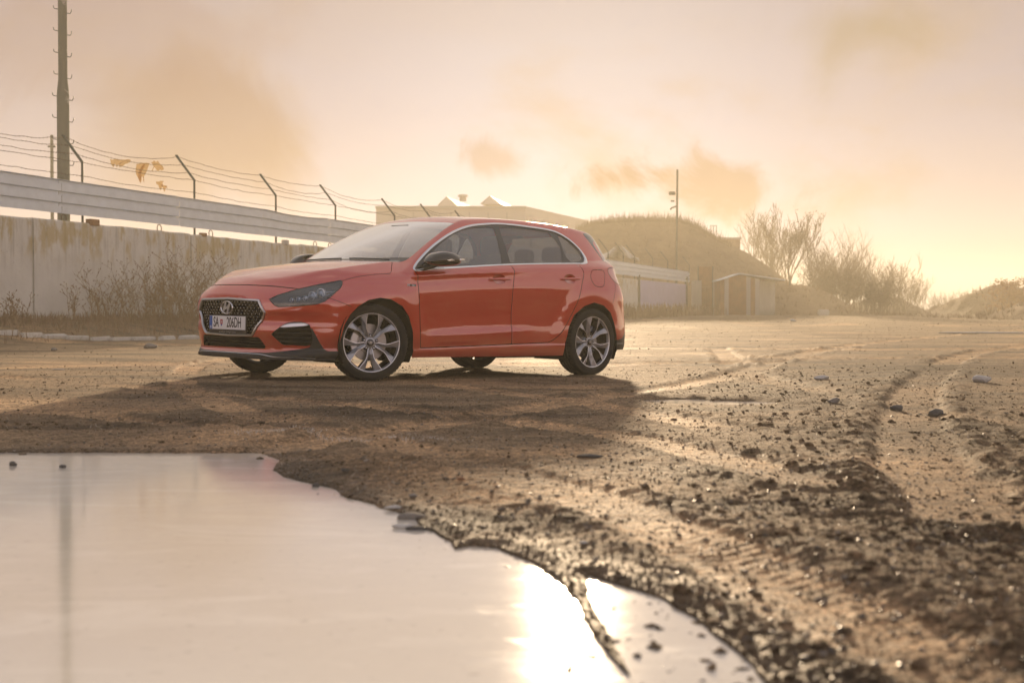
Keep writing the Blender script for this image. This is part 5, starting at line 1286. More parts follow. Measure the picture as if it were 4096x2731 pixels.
for s in (1, -1):
    for ln in (cr(bl, 8, False), cr(np.array([(3.02, .893), (2.985, .78), (2.935, .683)]), 8, False)):
        V, T = ribbon(on_side(ln), .0045, .0005, False); V = V*(1, s, 1)
        o = cm('shut_line', V, T if s == 1 else T[:, ::-1], M['dark']); fix_normals(o)
# dark shell behind the panels
shell, _ = clip(compact(raymesh(1.6, .05, 28, 22)), zbot(compact(raymesh(1.6, .05, 28, 22))[0])*0-1)
shell = inset(shell, .045)
_, shell = cut_poly(shell, [(p[0]*1.0, p[1]) for p in [(-.46, .0), (-.40, .45), (-.2, .70), (.03, .74), (.26, .69), (.43, .52), (.47, .0)]], 'uz', cond=lambda P: .45-P[:, 1])
_, shell = cut_poly(shell, [(2.18, .0), (2.22, .45), (2.42, .68), (2.64, .74), (2.86, .69), (3.04, .52), (3.08, .0)], 'uz', cond=lambda P: .45-P[:, 1])
shell, _ = clip(shell, np.maximum(shell[0][:, 2]-.90-.06*sst(.4, 2.6, shell[0][:, 0]), -1)+0*shell[0][:, 0])
_, shell = clip(shell, shell[0][:, 2]-.20)
skin('inner_shell', both(shell), M['dark'])
cb = CB(); cb.box((1.30, 0, .235), (3.9, 1.30, .06)); cb.box((-.22, 0, .48), (.5, .8, .36)); cb.box((1.3, .0, .19), (1.2, .25, .05)); cb.box((2.85, 0, .42), (.5, 1.2, .36))
cb.box((1.62, .67, .185), (.75, .16, .03))
cb.put('underbody', M['dark'])
for ux in (.03, 2.635):
    for s in (1, -1):
        vs = []; fs = []; n = 30
        for i in range(n+1):
            a = math.radians(-25+230*i/n); r = .385
            for (dv) in (.855, .46): vs.append((ux-r*math.cos(a), s*dv, .31+r*math.sin(a)))
        for i in range(n): fs.append((2*i, 2*i+1, 2*i+3, 2*i+2))
        c0 = len(vs); vs.append((ux, s*.46, .31)); fs += [(c0, 2*i+1, 2*i+3) for i in range(n)]
        CB().add(vs, fs).put('wheel_arch_liner', M['dark'])

# ---- grille, emblem, plate
def offset_patch(name, poly, onf, depth, m, parent=None, space='vz', cond=None, src=None):
    S = inset(src, depth); return skin(name, S, m, parent)
gs = np.array(cr([GRILLE[i] for i in range(len(GRILLE))], 1)); dense = []
for a, b in zip(GRILLE, GRILLE[1:]+GRILLE[:1]):
    n = max(2, int(math.dist(a, b)/.02))
    dense += [(a[0]+(b[0]-a[0])*i/n, a[1]+(b[1]-a[1])*i/n) for i in range(n)]
gpts = on_front(dense)
gback = skin('grille_panel', both(inset(grille, .050)), M['dark'])
V, T = wall_strip(gpts, .05, (1, 0, 0)); cm('grille_frame_inner', V, T, M['gloss_black'], gback, None, False)
put_ribbon('grille_surround', gpts, .020, .012, M['silver'])
cb = CB()
def gpoint(v, z, d=.022):
    return v, z, d
pitch_v, pitch_z = .046, .0235; nodes = []
row = 0; z = .368
while z < .645:
    v = -.46+(pitch_v/2 if row % 2 else 0)
    while v < .46:
        if poly_sd(GRILLE, np.array([v]), np.array([z]))[0] < -.012: nodes.append((v, z))
        v += pitch_v
    z += pitch_z; row += 1
np_ = np.array(nodes); surf = on_front(np_); 
def gp(v, z, d=.020):
    i = np.argmin((np_[:, 0]-v)**2+(np_[:, 1]-z)**2); return (surf[i, 0]+d, v, z)
for (v, z), p in zip(nodes, surf):
    q = Vector((p[0]+.018, v, z))
    for dv, dz in ((-.0215, .0095), (.0215, .0095), (0, -.0125)):
        e = Vector((p[0]+.024+.02*0, v+dv, z+dz))
        d = (e-q); nrm = Vector((1, 0, 0)); sdv = d.cross(nrm).normalized()*.0016
        b = [q+sdv, q-sdv, e-sdv*.8, e+sdv*.8]; bk = [x+Vector((.016, 0, 0)) for x in b]
        cb.add(b+bk, [(0, 1, 2, 3), (0, 4, 5, 1), (2, 6, 7, 3), (1, 5, 6, 2), (3, 7, 4, 0)])
tag(cb.put('grille_mesh', M['gloss_black'], gback), kind='stuff')
m_tip = simple('grille_node', (.62, .63, .64), .30, metal=.9)
cb = CB()
for (v, z), p in zip(nodes, surf):
    x = p[0]+.0165
    cb.add([(x, v-.006, z+.0035), (x, v, z+.0005), (x, v+.006, z+.0035), (x, v+.0012, z-.007), (x, v-.0012, z-.007), (x+.004, v, z-.001)], [(0, 1, 5), (1, 2, 5), (2, 3, 5), (3, 4, 5), (4, 0, 5), (0, 4, 3, 1), (1, 3, 2)])
tag(cb.put('grille_node', m_tip, gback), kind='stuff')
# emblem: oval ring with a slanted H
ex = float(on_front([(0, .575)])[0, 0])
em = empty('emblem'); em.parent = car; em.location = (ex-.004, 0, .577)
def ell_ring(a, b, w, d, n=48):
    mb = MB(); vs = []; fs = []
    prof = [(0, 0), (.15, -d), (.5, -d*1.25), (.85, -d), (1, 0)]
    for i in range(n):
        t = 2*math.pi*i/n
        for f, dx in prof: vs.append((dx, (a-w*f)*math.cos(t), (b-w*f)*math.sin(t)))
    k = len(prof)
    for i in range(n):
        j = (i+1) % n
        for q in range(k-1): fs.append((i*k+q, j*k+q, j*k+q+1, i*k+q+1))
    return mb.add(vs, fs)
ell_ring(.088, .055, .010, .008).build('badge_ring', M['chrome'], em, smooth=True)
def slanted_h(sx, sz, d):
    # outline in (y right, z up) seen from the front; the bar sweeps as a tilted curve
    L = [(-.78, -.70), (-.50, -.88), (-.30, -.42), (.0, -.22), (.14, -.36), (.06, -1.0), (.34, -.96), (.52, -.30), (.78, .70), (.50, .88), (.30, .42), (.0, .22), (-.14, .36), (-.06, 1.0), (-.34, .96), (-.52, .30)]
    L = [(-x*sx, z*sz) for x, z in L]; n = len(L)
    mb = MB(); mb.add([(-d, x, z) for x, z in L]+[(0, x, z) for x, z in L], [tuple(range(n)), tuple(range(2*n-1, n-1, -1))]+[(i, (i+1) % n, n+(i+1) % n, n+i) for i in range(n)])
    return mb
slanted_h(.072, .044, .008).build('slanted_letter', M['chrome'], em)
MB().add([(.004, .084*math.cos(t*math.pi/12), .052*math.sin(t*math.pi/12)) for t in range(24)], [tuple(range(24))]).build('badge_backing', M['gloss_black'], em)

# licence plate
px_ = float(on_front([(0, .45)])[0, 0])-.006
pl = empty('licence_plate'); pl.parent = car; pl.location = (px_, .0, .449)
# local: x forward(-), y = -v ; facing -x. Seen from the front the text runs towards the car's left (+v = -y)
MB().box((.006, 0, -.008), (.012, .545, .150)).build('plate_holder', M['trim_black'], pl, bevel=.004)
MB().box((-.002, 0, .004), (.004, .520, .110)).build('plate_sheet', M['plate'], pl, bevel=.0015)
MB().box((-.0046, .2365, .004), (.0012, .040, .108)).build('blue_band', M['eu_blue'], pl)
def text(body, size, loc, m, parent, sx=1.0, name='lettering', depth=.0006, bold=0.0):
    cu = bpy.data.curves.new(name, 'FONT'); cu.body = body; cu.size = size; cu.extrude = depth; cu.offset = bold
    cu.align_x = 'CENTER'; cu.align_y = 'CENTER'
    tmp = bpy.data.objects.new('tmp', cu); COL.objects.link(tmp)
    dg = bpy.context.evaluated_depsgraph_get(); me = bpy.data.meshes.new_from_object(tmp.evaluated_get(dg))
    bpy.data.objects.remove(tmp); me.name = name
    me.materials.clear(); me.materials.append(m)
    o = bpy.data.objects.new(name, me); COL.objects.link(o); o.parent = parent
    # text plane: x -> -y (towards the car's left), y -> z, normal -> -x
    o.matrix_local = Matrix.Translation(loc) @ Matrix(((0, 0, -1, 0), (-1, 0, 0, 0), (0, 1, 0, 0), (0, 0, 0, 1))) @ Matrix.Diagonal((sx, 1, 1, 1))
    return o
text('SA', .118, (-.0048, .160, .004), M['ink'], pl, .58, bold=.0012); text('206DH', .118, (-.0048, -.100, .004), M['ink'], pl, .60, bold=.0012)
text('SK', .030, (-.0056, .2365, -.034), M['white'], pl, .8)
cr_m = MB().add([(-.0050, y, z) for y, z in ((.097, .030), (.063, .030), (.063, .0), (.070, -.016), (.080, -.026), (.090, -.016), (.097, .0))], [tuple(range(7))]); cr_m.build('crest', M['crest_red'], pl)
MB().add([(-.0053, y, z) for y, z in ((.092, -.010), (.068, -.010), (.072, -.018), (.080, -.0255), (.088, -.018))], [tuple(range(5))]).build('crest_base', M['eu_blue'], pl)
mc = MB(); mc.box((-.0054, .080, .008), (.0004, .003, .030)); mc.box((-.0054, .080, .016), (.0004, .012, .003)); mc.box((-.0054, .080, .008), (.0004, .018, .003)); mc.build('crest_cross', M['white'], pl)
text('AUTOSALON . DUNAJSKA STREDA', .012, (-.0008, .0, -.074), M['silver'], pl, 1.3)

# lower grille and the two air intakes
lb = skin('lower_grille', both(inset(lowgr, .06)), M['dark'])
dl = []
for a, b in zip(LOWGR, LOWGR[1:]+LOWGR[:1]):
    n = max(2, int(math.dist(a, b)/.03)); dl += [(a[0]+(b[0]-a[0])*i/n, a[1]+(b[1]-a[1])*i/n) for i in range(n)]
lp = on_front(dl); V, T = wall_strip(lp, .06, (1, 0, 0)); cm('lower_grille_frame', V, T, M['trim_black'], lb, None, False)
for z in (.326, .308, .283):
    vv = np.linspace(-.43, .43, 25); pts = on_front(np.stack([vv, np.full(25, z)], 1)); ok = ~np.isnan(pts[:, 0]); pts = pts[ok]+(.020, 0, 0)
    put_ribbon('grille_bar', pts, .007, .004, M['trim_black'], lb, closed=False)
for s in (1, -1):
    mm = (lambda S: S) if s == 1 else mirror
    fo = skin('air_intake', mm(inset(fog, .05)), M['dark'])
    fp = on_diag(FOG); fp = fp[~np.isnan(fp[:, 0])]
    V, T = wall_strip(fp, .05, (.705*.9, -.71*.9, 0)); V = V*(1, s, 1); cm('intake_frame', V, T if s == 1 else T[:, ::-1], M['trim_black'], fo, None, False)
    for z, q0, q1 in ((.420, -.14, .125), (.385, -.18, .127), (.350, -.165, .127), (.318, -.127, .127)):
        qq = np.linspace(q0, q1, 16); pts = on_diag(np.stack([qq, np.full(16, z)], 1))+np.array([.02*.705, -.02*.71, 0])
        V, T = ribbon(pts, .008, .004, False); o = cm('grille_bar', V*(1, s, 1), T if s == 1 else T[:, ::-1], M['trim_black'], fo); fix_normals(o)
    dr = cut_poly(inset(fog, .008), DRL, 'qz')[0]
    d_ = skin('daytime_lamp', mm(dr), M['lamp_silver'])
    dp = on_diag(DRL); dp = dp[~np.isnan(dp[:, 0])]; V, T = ribbon(dp, .006, .004, True, off=-.008)
    o = cm('lamp_rim', V*(1, s, 1), T if s == 1 else T[:, ::-1], M['silver'], d_); fix_normals(o)
    # headlamp: dark bowl, projectors, clear cover
    hb = skin('headlight', mm(inset(head, .055)), M['lamp_bowl'])
    hp = []
    for a, b in zip(HEADLIGHT, HEADLIGHT[1:]+HEADLIGHT[:1]):
        n = max(2, int(math.dist(a, b)/.02)); hp += [(a[0]+(b[0]-a[0])*i/n, a[1]+(b[1]-a[1])*i/n) for i in range(n)]
    hp = on_diag(hp); hp = hp[~np.isnan(hp[:, 0])]; V, T = wall_strip(hp, .055, (.705, -.71, 0))
    cm('headlight_housing', V*(1, s, 1), T if s == 1 else T[:, ::-1], M['gloss_black'], hb, None, False)
    V, T = ribbon(hp, .006, .002); o = cm('headlight_seal', V*(1, s, 1), T if s == 1 else T[:, ::-1], M['trim_black'], hb); fix_normals(o)
    skin('headlight_cover', mm(inset(head, .001)), M['glass_lamp'], hb)
    for q, z, r in ((.188, .705, .038), (.126, .684, .032), (.072, .664, .017), (.022, .655, .016), (-.03, .648, .014)):
        c0 = on_diag([(q, z)])[0]; ax = Vector((-.92, .39*s, 0)); c1 = Vector((c0[0]+.045, (c0[1]-.040)*s, z))
        fr = ax.to_track_quat('Z', 'Y').to_matrix()
        def ring(prof):
            mb = CB(); mb.lathe(prof, 24, 'Z'); mb.v = [tuple(c1+fr @ Vector(p)) for p in mb.v]; return mb
        ring([(r*1.0, -.010), (r*1.06, .022), (r*.94, .024), (r*.80, .004), (r*.80, -.01)]).put('projector_ring', M['lamp_silver'], hb, smooth=True, auto=40)
        ring([(r*.80*math.cos(a*math.pi/12), .004+r*.5*math.sin(a*math.pi/12)) for a in range(7)]).put('projector_lens', M['lens'], hb, smooth=True)
    lt = on_diag([(.205, .715), (.300, .722), (.240, .690), (.205, .688)])
    V, T = ribbon(lt+np.array([.03*.705, -.03*.71, 0]), .004, .003); o = cm('light_guide', V*(1, s, 1), T if s == 1 else T[:, ::-1], M['lamp_silver'], hb); fix_normals(o)

# silver line along the lip
sil = on_diag(cr([(-.86, .210), (-.705, .210), (-.489, .209), (-.285, .207), (-.190, .195), (-.131, .192), (.011, .192), (.162, .184)], 5, False)); sil = sil[~np.isnan(sil[:, 0])]
v0 = sil[sil[:, 1] > -.02]
sil_full = np.concatenate([(v0*(1, -1, 1))[::-1], v0])
put_ribbon('lip_trim', sil_full, .007, .010, M['silver'], closed=False)
# splitter blade
vv = np.linspace(-.84, .84, 60); 
bl_ = []
for v in vv:
    p = on_front([(v*.97, .182)])[0]; bl_.append(p)
bl_ = np.array([p for p in bl_ if not np.isnan(p[0]) and p[0] < -.35])
V = np.concatenate([bl_+(-.008, 0, .004), bl_+(-.008, 0, -.010), bl_+(.10, 0, -.018)]); n = len(bl_); T = []
for r in range(2):
    for i in range(n-1): a, b_, c, d = r*n+i, r*n+i+1, (r+1)*n+i+1, (r+1)*n+i; T += [(a, b_, c), (a, c, d)]
o = cm('splitter', V, np.array(T), M['trim_black'], None, None, False)

# ---- door handles, mirrors, badge, wipers, aerial, sill
for s, drs in ((1, None), (-1, None)):
    doors = [o for o in car.children if o.name.startswith('front_door')], [o for o in car.children if o.name.startswith('rear_door')]
    idx = 0 if s == 1 else 1
    for (ua, ub, z0, z1), par in (((1.272, 1.524, .868, .878), doors[0][idx]), ((2.19, 2.44, .897, .906), doors[1][idx])):
        n = 16; cen = []
        base = on_side([(ua+(ub-ua)*i/(n-1), z0+(z1-z0)*i/(n-1)) for i in range(n)])
        mb = CB(); vs = []; fs = []; k = 10
        for i in range(n):
            t = i/(n-1); lift = .006+.034*min(1, 3.2*math.sin(math.pi*min(max(t, .02), .98))**1.0)*.9
            hh = .013*(.55+.45*math.sin(math.pi*min(max(t*1.05, .04), .98))); th = .009
            if i in (0, n-1): hh = .006; th = .004
            for j in range(k):
                a = 2*math.pi*j/k; vs.append((base[i, 0], s*(base[i, 1]+lift+th*math.cos(a)), base[i, 2]+hh*math.sin(a)))
        for i in range(n-1):
            for j in range(k): fs.append((i*k+j, i*k+(j+1) % k, (i+1)*k+(j+1) % k, (i+1)*k+j))
        fs += [tuple(range(k)), tuple((n-1)*k+j for j in range(k))]
        mb.add(vs, fs).put('handle', PT, par, smooth=True)
        # scooped cup behind the grip
        uc, zc_ = ua+(ub-ua)*.47, (z0+z1)/2; cup = []
        P0 = [(uc+.078*math.cos(a)*math.cos(b)*1.0, zc_+.044*math.sin(a)*math.cos(b)) for b in np.linspace(0, math.pi/2*.97, 7) for a in np.linspace(0, 2*math.pi, 25)[:-1]]
        sp_ = on_side(P0); dd = np.repeat(np.sin(np.linspace(0, math.pi/2*.97, 7)), 24)
        V = sp_.copy(); V[:, 1] += .0012-.020*0*dd; V[:, 1] += 0
        nn = grad(sp_); rr = np.repeat(np.cos(np.linspace(0, math.pi/2*.97, 7)), 24)
        T = []
        for r in range(6):
            for j in range(24):
                a, b_, c, d = r*24+j, r*24+(j+1) % 24, (r+1)*24+(j+1) % 24, (r+1)*24+j; T += [(a, b_, c), (a, c, d)]
        # normals of a dished surface (tilted outwards towards the rim)
        ang = np.tile(np.linspace(0, 2*math.pi, 25)[:-1], 7)
        nn = nn+np.stack([-np.cos(ang), 0*ang, -np.sin(ang)*1.3], 1)*(rr*.75)[:, None]*(rr[:, None] > 0)
        nn /= np.linalg.norm(nn, axis=1)[:, None]
        T = np.array(T); gn = np.cross(sp_[T[:, 1]]-sp_[T[:, 0]], sp_[T[:, 2]]-sp_[T[:, 0]]); fl2 = gn[:, 1] < 0; T[fl2] = T[fl2][:, ::-1]
        V = V+grad(sp_)*.0015; o = cm('handle_recess', V*(1, s, 1), T if s == 1 else T[:, ::-1], PT, par, nn*(1, s, 1))
    # mirror
    mr = empty('door_mirror'); mr.parent = car
    cxs = np.linspace(0, 1, 15); rings = []
    # housing: outline in (u,z), thickness in v; swept from inboard to outboard
    out_ = cr([(.478, .995), (.529, 1.056), (.615, 1.085), (.70, 1.086), (.79, 1.066), (.832, 1.036), (.838, 1.012), (.822, .986), (.782, .971), (.70, .961), (.618, .957), (.52, .966)], 4)
    out_ = np.array(out_); cc = np.array([.67, 1.018])
    vs = []; fs = []; k = len(out_); prof = [(-.075, .0), (-.075, .90), (-.055, 1.0), (-.02, 1.0), (.02, .965), (.05, .86), (.072, .66), (.083, .38), (.086, .0)]
    for dv, sc_ in prof:
        for p in out_:
            q = cc+(p-cc)*sc_; sh = -.03*max(0, dv)/.086
            vs.append((q[0]+.35*dv*0+sh, s*(.965+dv+.05*(q[0]-.67)), q[1]-.10*abs(dv)*0))
    for r in range(len(prof)-1):
        for j in range(k): fs.append((r*k+j, r*k+(j+1) % k, (r+1)*k+(j+1) % k, (r+1)*k+j))
    CB().add(vs, fs).put('mirror_housing', M['gloss_black'], mr, smooth=True, auto=60)
    ind = [(.605, 1.008), (.66, 1.021), (.74, 1.028), (.80, 1.030), (.832, 1.027), (.832, 1.018), (.78, 1.015), (.70, 1.010), (.64, 1.004)]
    mb = CB(); a_ = []
    for x, z in ind:
        t = (x-.60)/.23; a_.append((x, s*(1.0525-.055*max(0, t-.35)**1.5+0*t), z))
    mb.add(a_+[(x, y-s*.02, z) for x, y, z in a_], [tuple(range(9))]+[(i, (i+1) % 9, 9+(i+1) % 9, 9+i) for i in range(9)])
    mb.put('indicator', M['chrome'], mr)
    mb = CB(); mb.tube([(.515, s*.868, .945), (.545, s*.91, .952), (.60, s*.955, .978)], [.028, .020, .022], 10); mb.put('mirror_foot', M['trim_black'], mr, smooth=True, auto=50)
# badge on the left wing
bp_ = on_side([(.316, .7925), (.416, .794)]); b0 = bp_.mean(0)
bd = empty('wing_badge'); bd.parent = car; bd.location = (b0[0], -(b0[1]+.002), b0[2]); dv_ = bp_[1]-bp_[0]
bd.rotation_euler = (0, 0, math.atan2(-dv_[1], dv_[0]))
MB().box((.016, -.0005, 0), (.064, .002, .018)).build('badge_plate', M['gloss_black'], bd)
def text_side(body, size, loc, m, parent, sx):
    o = text(body, size, (0, 0, 0), m, parent, sx, name='badge_lettering', bold=.0008)
    o.matrix_local = Matrix.Translation(loc) @ Matrix(((1, 0, 0, 0), (0, 0, -1, 0), (0, 1, 0, 0), (0, 0, 0, 1))) @ Matrix.Diagonal((sx, 1, 1, 1)); return o
text_side('N', .026, (-.032, -.003, 0), M['white'], bd, 1.35); text_side('Line', .016, (.022, -.003, 0), M['white'], bd, 1.3)
# wipers at the foot of the windscreen
for a, b in (((.315, .12), (.36, .60)), ((.31, -.50), (.30, .02))):
    pts = []
    for t in np.linspace(0, 1, 8):
        u = a[0]+(b[0]-a[0])*t; v = a[1]+(b[1]-a[1])*t; p = on_top([(u, v)])[0]; pts.append((p[0]-.006, p[1], p[2]+.010))
    CB().tube(pts, .007, 5).put('wiper', M['trim_black'], smooth=True)
ap = on_top([(2.52, .12)])[0]
CB().add([(ap[0]-.06, ap[1], ap[2]-.005), (ap[0]+.06, ap[1], ap[2]-.005), (ap[0]+.05, ap[1], ap[2]+.035), (ap[0]+.02, ap[1], ap[2]+.032), (ap[0]-.06, ap[1]+.02, ap[2]-.01), (ap[0]+.06, ap[1]+.025, ap[2]-.01), (ap[0]-.06, ap[1]-.02, ap[2]-.01), (ap[0]+.06, ap[1]-.025, ap[2]-.01)], [(0, 3, 4), (3, 2, 5, 4), (2, 1, 5), (0, 6, 3), (3, 6, 7, 2), (2, 7, 1)]).put('aerial_fin', M['gloss_black'], smooth=False)
# sun visor mirror housing and sensor behind the windscreen
CB().box((.98, 0, 1.315), (.05, .26, .07)).put('rear_view_mirror', M['trim_black'], bevel=.015)

# ---- cabin
def pillow(x, y, z, a, b_, c_):
    vs = []; fs = []; n, m_ = 20, 11
    for i in range(m_):
        ph = -math.pi/2+math.pi*i/(m_-1)
        for j in range(n):
            th = 2*math.pi*j/n; e = .55
            f = lambda q, k: math.copysign(abs(q)**k, q)
            vs.append((x+a*f(math.cos(ph), e)*f(math.cos(th), e), y+b_*f(math.cos(ph), e)*f(math.sin(th), e), z+c_*f(math.sin(ph), e)))
    for i in range(m_-1):
        for j in range(n): fs.append((i*n+j, i*n+(j+1) % n, (i+1)*n+(j+1) % n, (i+1)*n+j))
    return MB().add(vs, fs)
for s in (1, -1):
    st = empty('front_seat'); st.parent = car; st.location = (1.42, -s*.36, .30)
    MB().box((-.10, 0, .16), (.52, .48, .16)).build('seat_cushion', M['seat'], st, smooth=True, bevel=.05, seg=3)
    tl_ = Matrix.Rotation(math.radians(18), 3, 'Y')
    MB().box((.26, 0, .50), (.15, .47, .62), tilt=tl_).build('backrest', M['seat'], st, smooth=True, bevel=.05, seg=3)
    pillow(.375, 0, .885, .055, .14, .10).build('headrest', M['seat'], st, smooth=True)
    MB().tube([(.33, .07, .76), (.36, .07, .84)], .008, 6).tube([(.33, -.07, .76), (.36, -.07, .84)], .008, 6).build('headrest_post', M['silver'], st)
rs = empty('rear_bench'); rs.parent = car; rs.location = (2.20, 0, .32)
MB().box((-.05, 0, .14), (.5, 1.25, .16)).build('seat_cushion', M['seat'], rs, smooth=True, bevel=.05, seg=3)
MB().box((.27, 0, .45), (.16, 1.25, .56), tilt=Matrix.Rotation(math.radians(20), 3, 'Y')).build('backrest', M['seat'], rs, smooth=True, bevel=.05, seg=3)
for y, ww in ((-.40, .27), (.40, .27), (0, .22)):
    pillow(.385, y, .815-(.02 if y == 0 else 0), .055, ww/2, .085).build('headrest', M['seat'], rs, smooth=True)
    MB().tube([(.37, y-.06, .70), (.38, y-.06, .80)], .008, 6).tube([(.37, y+.06, .70), (.38, y+.06, .80)], .008, 6).build('headrest_post', M['silver'], rs)
MB().box((.66, 0, .80), (.55, 1.34, .22)).build('dashboard', M['dash'], car, smooth=True, bevel=.06, seg=3)
sw = empty('steering_wheel'); sw.parent = car; sw.matrix_local = Matrix.Translation((1.00, -.36, .88)) @ Matrix.Rotation(math.radians(-65), 4, 'Y')
MB().tube([(.18*math.cos(a), .18*math.sin(a), 0) for a in np.linspace(0, 2*math.pi, 33)], .016, 8, cap=False).build('steering_rim', M['dash'], sw, smooth=True)
MB().box((0, 0, 0), (.12, .34, .02)).box((.08, 0, 0), (.16, .04, .02)).build('steering_spokes', M['dash'], sw, bevel=.008)

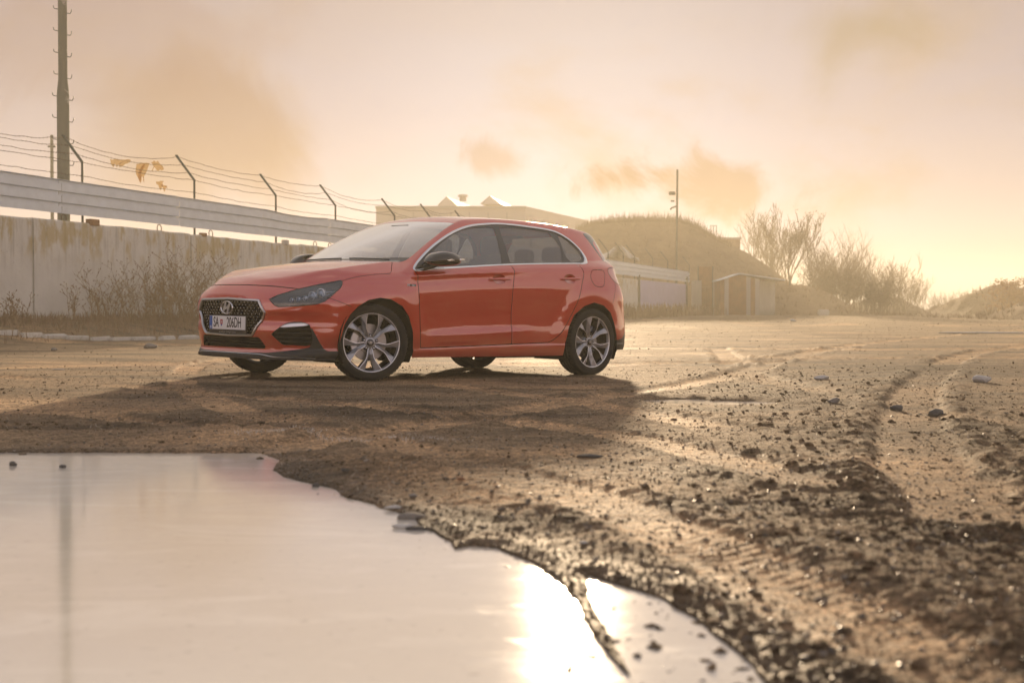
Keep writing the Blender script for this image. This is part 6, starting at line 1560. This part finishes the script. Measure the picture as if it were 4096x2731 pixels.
# ---- wheels
def make_wheel():
    wh = empty('wheel'); wh.parent = car
    R, rr = .3185, .2425; hw = .112        # tyre radius, rim flange radius, half section
    # axle along y; outer face towards -y
    prof = [(rr-.006, -.098), (rr+.010, -.108), (.268, -.1125), (.292, -.110), (.305, -.104), (.3125, -.096), (.3165, -.086)]
    tread = [(.3170, -.082), (.3175, -.060), (.3115, -.058), (.3115, -.050), (.3183, -.048), (.3185, -.022), (.3120, -.020), (.3120, -.012), (.3186, -.010)]
    full = prof+tread; full = full+[(r, -h) for r, h in full[::-1]]
    full += [(rr-.02, .07), (rr-.02, -.07)]
    ty = MB(); n = 180; m = len(full)
    for j in range(n):
        t = 2*math.pi*j/n; notch = (j % 3 == 0)
        for i, (r, h) in enumerate(full):
            if notch and r > .3105 and abs(h) > .048: r = r-.0055
            s_ = .010*(abs(h)) if r > .31 else 0
            tt = t+(.012 if h > 0 else -.012)*(abs(h)/.08)*(1 if r > .31 else 0)
            ty.v.append((r*math.cos(tt), h, r*math.sin(tt)))
    for j in range(n):
        k = (j+1) % n
        for i in range(m): i2 = (i+1) % m; ty.f.append((j*m+i, k*m+i, k*m+i2, j*m+i2))
    ty.build('tyre', M['rubber'], wh, smooth=True, auto=38)
    rim = empty('rim'); rim.parent = wh
    rm = MB().lathe([(.2440, -.100), (.2440, -.094), (.226, -.080), (.219, -.020), (.214, .060), (.236, .100), (.242, .100)], 72)
    rmo = rm.build('rim_barrel', M['rim_dark'], wh, smooth=True, auto=40)
    MB().lathe([(.2350, -.0965), (.2365, -.1005), (.2435, -.1010), (.2450, -.097)], 96).build('rim_edge', M['rim_cut'], wh, smooth=True)
    MB().lathe([(.2350, -.0965), (.226, -.082), (.224, -.070)], 72).build('rim_lip', M['rim'], wh, smooth=True)
    def pol(r, a, y): return (r*math.cos(a), y, r*math.sin(a))
    for g in range(5):
        c0 = math.radians(-90+72*g); face = MB(); cut = MB(); dark = MB()
        for sg in (1, -1):
            A = lambda d: c0+sg*math.radians(d)
            # outer edge line (towards the big opening) and inner edge line (towards the slot)
            O_ = [(.046, 15, -.062), (.060, 21, -.068), (.095, 16.5, -.078), (.128, 15.0, -.084), (.155, 17.5, -.090), (.236, 25.0, -.0975)]
            I_ = [(.046, 0, -.058), (.060, 0, -.056), (.095, 0.5, -.062), (.128, 3.5, -.060), (.155, 6.0, -.064), (.236, 10.5, -.082)]
            for i in range(5):
                o0, o1, i0, i1 = O_[i], O_[i+1], I_[i], I_[i+1]
                w0 = .0042/o0[0]*57.3; w1 = .0042/o1[0]*57.3
                po0, po1 = pol(o0[0], A(o0[1]), o0[2]), pol(o1[0], A(o1[1]), o1[2])
                pm0, pm1 = pol(o0[0], A(o0[1]-w0), o0[2]-.0005), pol(o1[0], A(o1[1]-w1), o1[2]-.0005)
                pi0, pi1 = pol(i0[0], A(i0[1]), i0[2]), pol(i1[0], A(i1[1]), i1[2])
                cut.add([po0, po1, pm1, pm0], [(0, 1, 2, 3)])
                face.add([pm0, pm1, pi1, pi0], [(0, 1, 2, 3)])
                bo0, bo1 = pol(o0[0], A(o0[1]), -.030), pol(o1[0], A(o1[1]), -.040)
                bi0, bi1 = pol(i0[0], A(i0[1]), -.028), pol(i1[0], A(i1[1]), -.036)
                dark.add([po0, po1, bo1, bo0], [(0, 1, 2, 3)]); face.add([pi0, pi1, bi1, bi0], [(0, 1, 2, 3)])
                dark.add([bo0, bo1, bi1, bi0], [(0, 1, 2, 3)])
        face.build('spoke', M['rim'], wh); cut.build('machined_edge', M['rim_cut'], wh); dark.build('spoke_side', M['rim_dark'], wh)
    MB().lathe([(.0, -.058), (.050, -.058), (.066, -.050), (.075, -.030), (.075, .02), (.0, .02)], 40).build('hub', M['rim'], wh, smooth=True, auto=40)
    MB().lathe([(.0, -.0695), (.024, -.0690), (.029, -.066), (.030, -.055)], 32).build('centre_cap', M['gloss_black'], wh, smooth=True, auto=40)
    lg = ell_ring(.019, .012, .0025, .0015, 24); lg.v = [(-y*1.0, -.0695+x, z) for x, y, z in lg.v]; lg.build('cap_badge', M['chrome'], wh, smooth=True)
    lh = slanted_h(.015, .0095, .0015); lh.v = [(-y, -.0695+x, z) for x, y, z in lh.v]; lh.build('cap_letter', M['chrome'], wh)
    for g in range(5):
        a = math.radians(90+72*g); cx, cz = .0565*math.cos(a), .0565*math.sin(a)
        MB().lathe([(.0145, -.058), (.0145, -.060), (.011, -.060), (.0105, -.052)], 16, o=(cx, 0, cz)).build('nut_seat', M['rim_dark'], wh, smooth=True)
        MB().lathe([(.0, -.0690), (.006, -.0680), (.0088, -.063), (.0088, -.05)], 12, o=(cx, 0, cz)).build('wheel_nut', M['chrome'], wh, smooth=True)
    return wh
def disc_set(parent, side, rear):
    k = empty('brake'); k.parent = car
    MB().lathe([(.05, -.012), (.05, -.030), (.085, -.030), (.086, -.012), (.1525, -.012), (.1525, .012), (.085, .012)], 64).build('brake_disc', M['disc'], k, smooth=True, auto=35)
    c = MB(); n = 8
    for i in range(n): 
        pass
    vs = []; fs = []
    for i in range(n+1):
        a = math.radians((150 if not rear else 20)+52*i/n)
        for r, y in ((.108, -.040), (.160, -.040), (.166, -.02), (.166, .04), (.108, .04)): vs.append((r*math.cos(a), y, r*math.sin(a)))
    for i in range(n):
        for j in range(5): fs.append((i*5+j, i*5+(j+1) % 5, (i+1)*5+(j+1) % 5, (i+1)*5+j))
    fs += [tuple(range(5)), tuple(n*5+j for j in range(5))]
    c.add(vs, fs); c.build('caliper', M['silver'], k, bevel=.004)
    return k
STEER = math.radians(22)
wfl = make_wheel(); k1 = disc_set(car, 1, False)
hubs = [(0.0, .774, True, True), (2.65, .774, False, True), (0.0, -.774, True, False), (2.65, -.774, False, False)]
for i, (u, v, st_, left) in enumerate(hubs):
    wo = wfl if i == 0 else copy_tree(wfl, car)
    ko = k1 if i == 0 else (copy_tree(k1, car) if st_ else disc_set(car, 1, True))
    # the outer face looks along -y for the left side; turned about z for the right side
    rz = (0 if left else math.pi)-(STEER if st_ else 0)
    spin = {0: 2, 1: 8, 2: 31, 3: 60}[i]
    zc = .3135
    wo.matrix_local = Matrix.Translation((u, -v, zc)) @ Matrix.Rotation(rz, 4, 'Z') @ Matrix.Rotation(math.radians(spin), 4, 'Y')
    ko.matrix_local = Matrix.Translation((u, -v, zc)) @ Matrix.Rotation(rz, 4, 'Z')
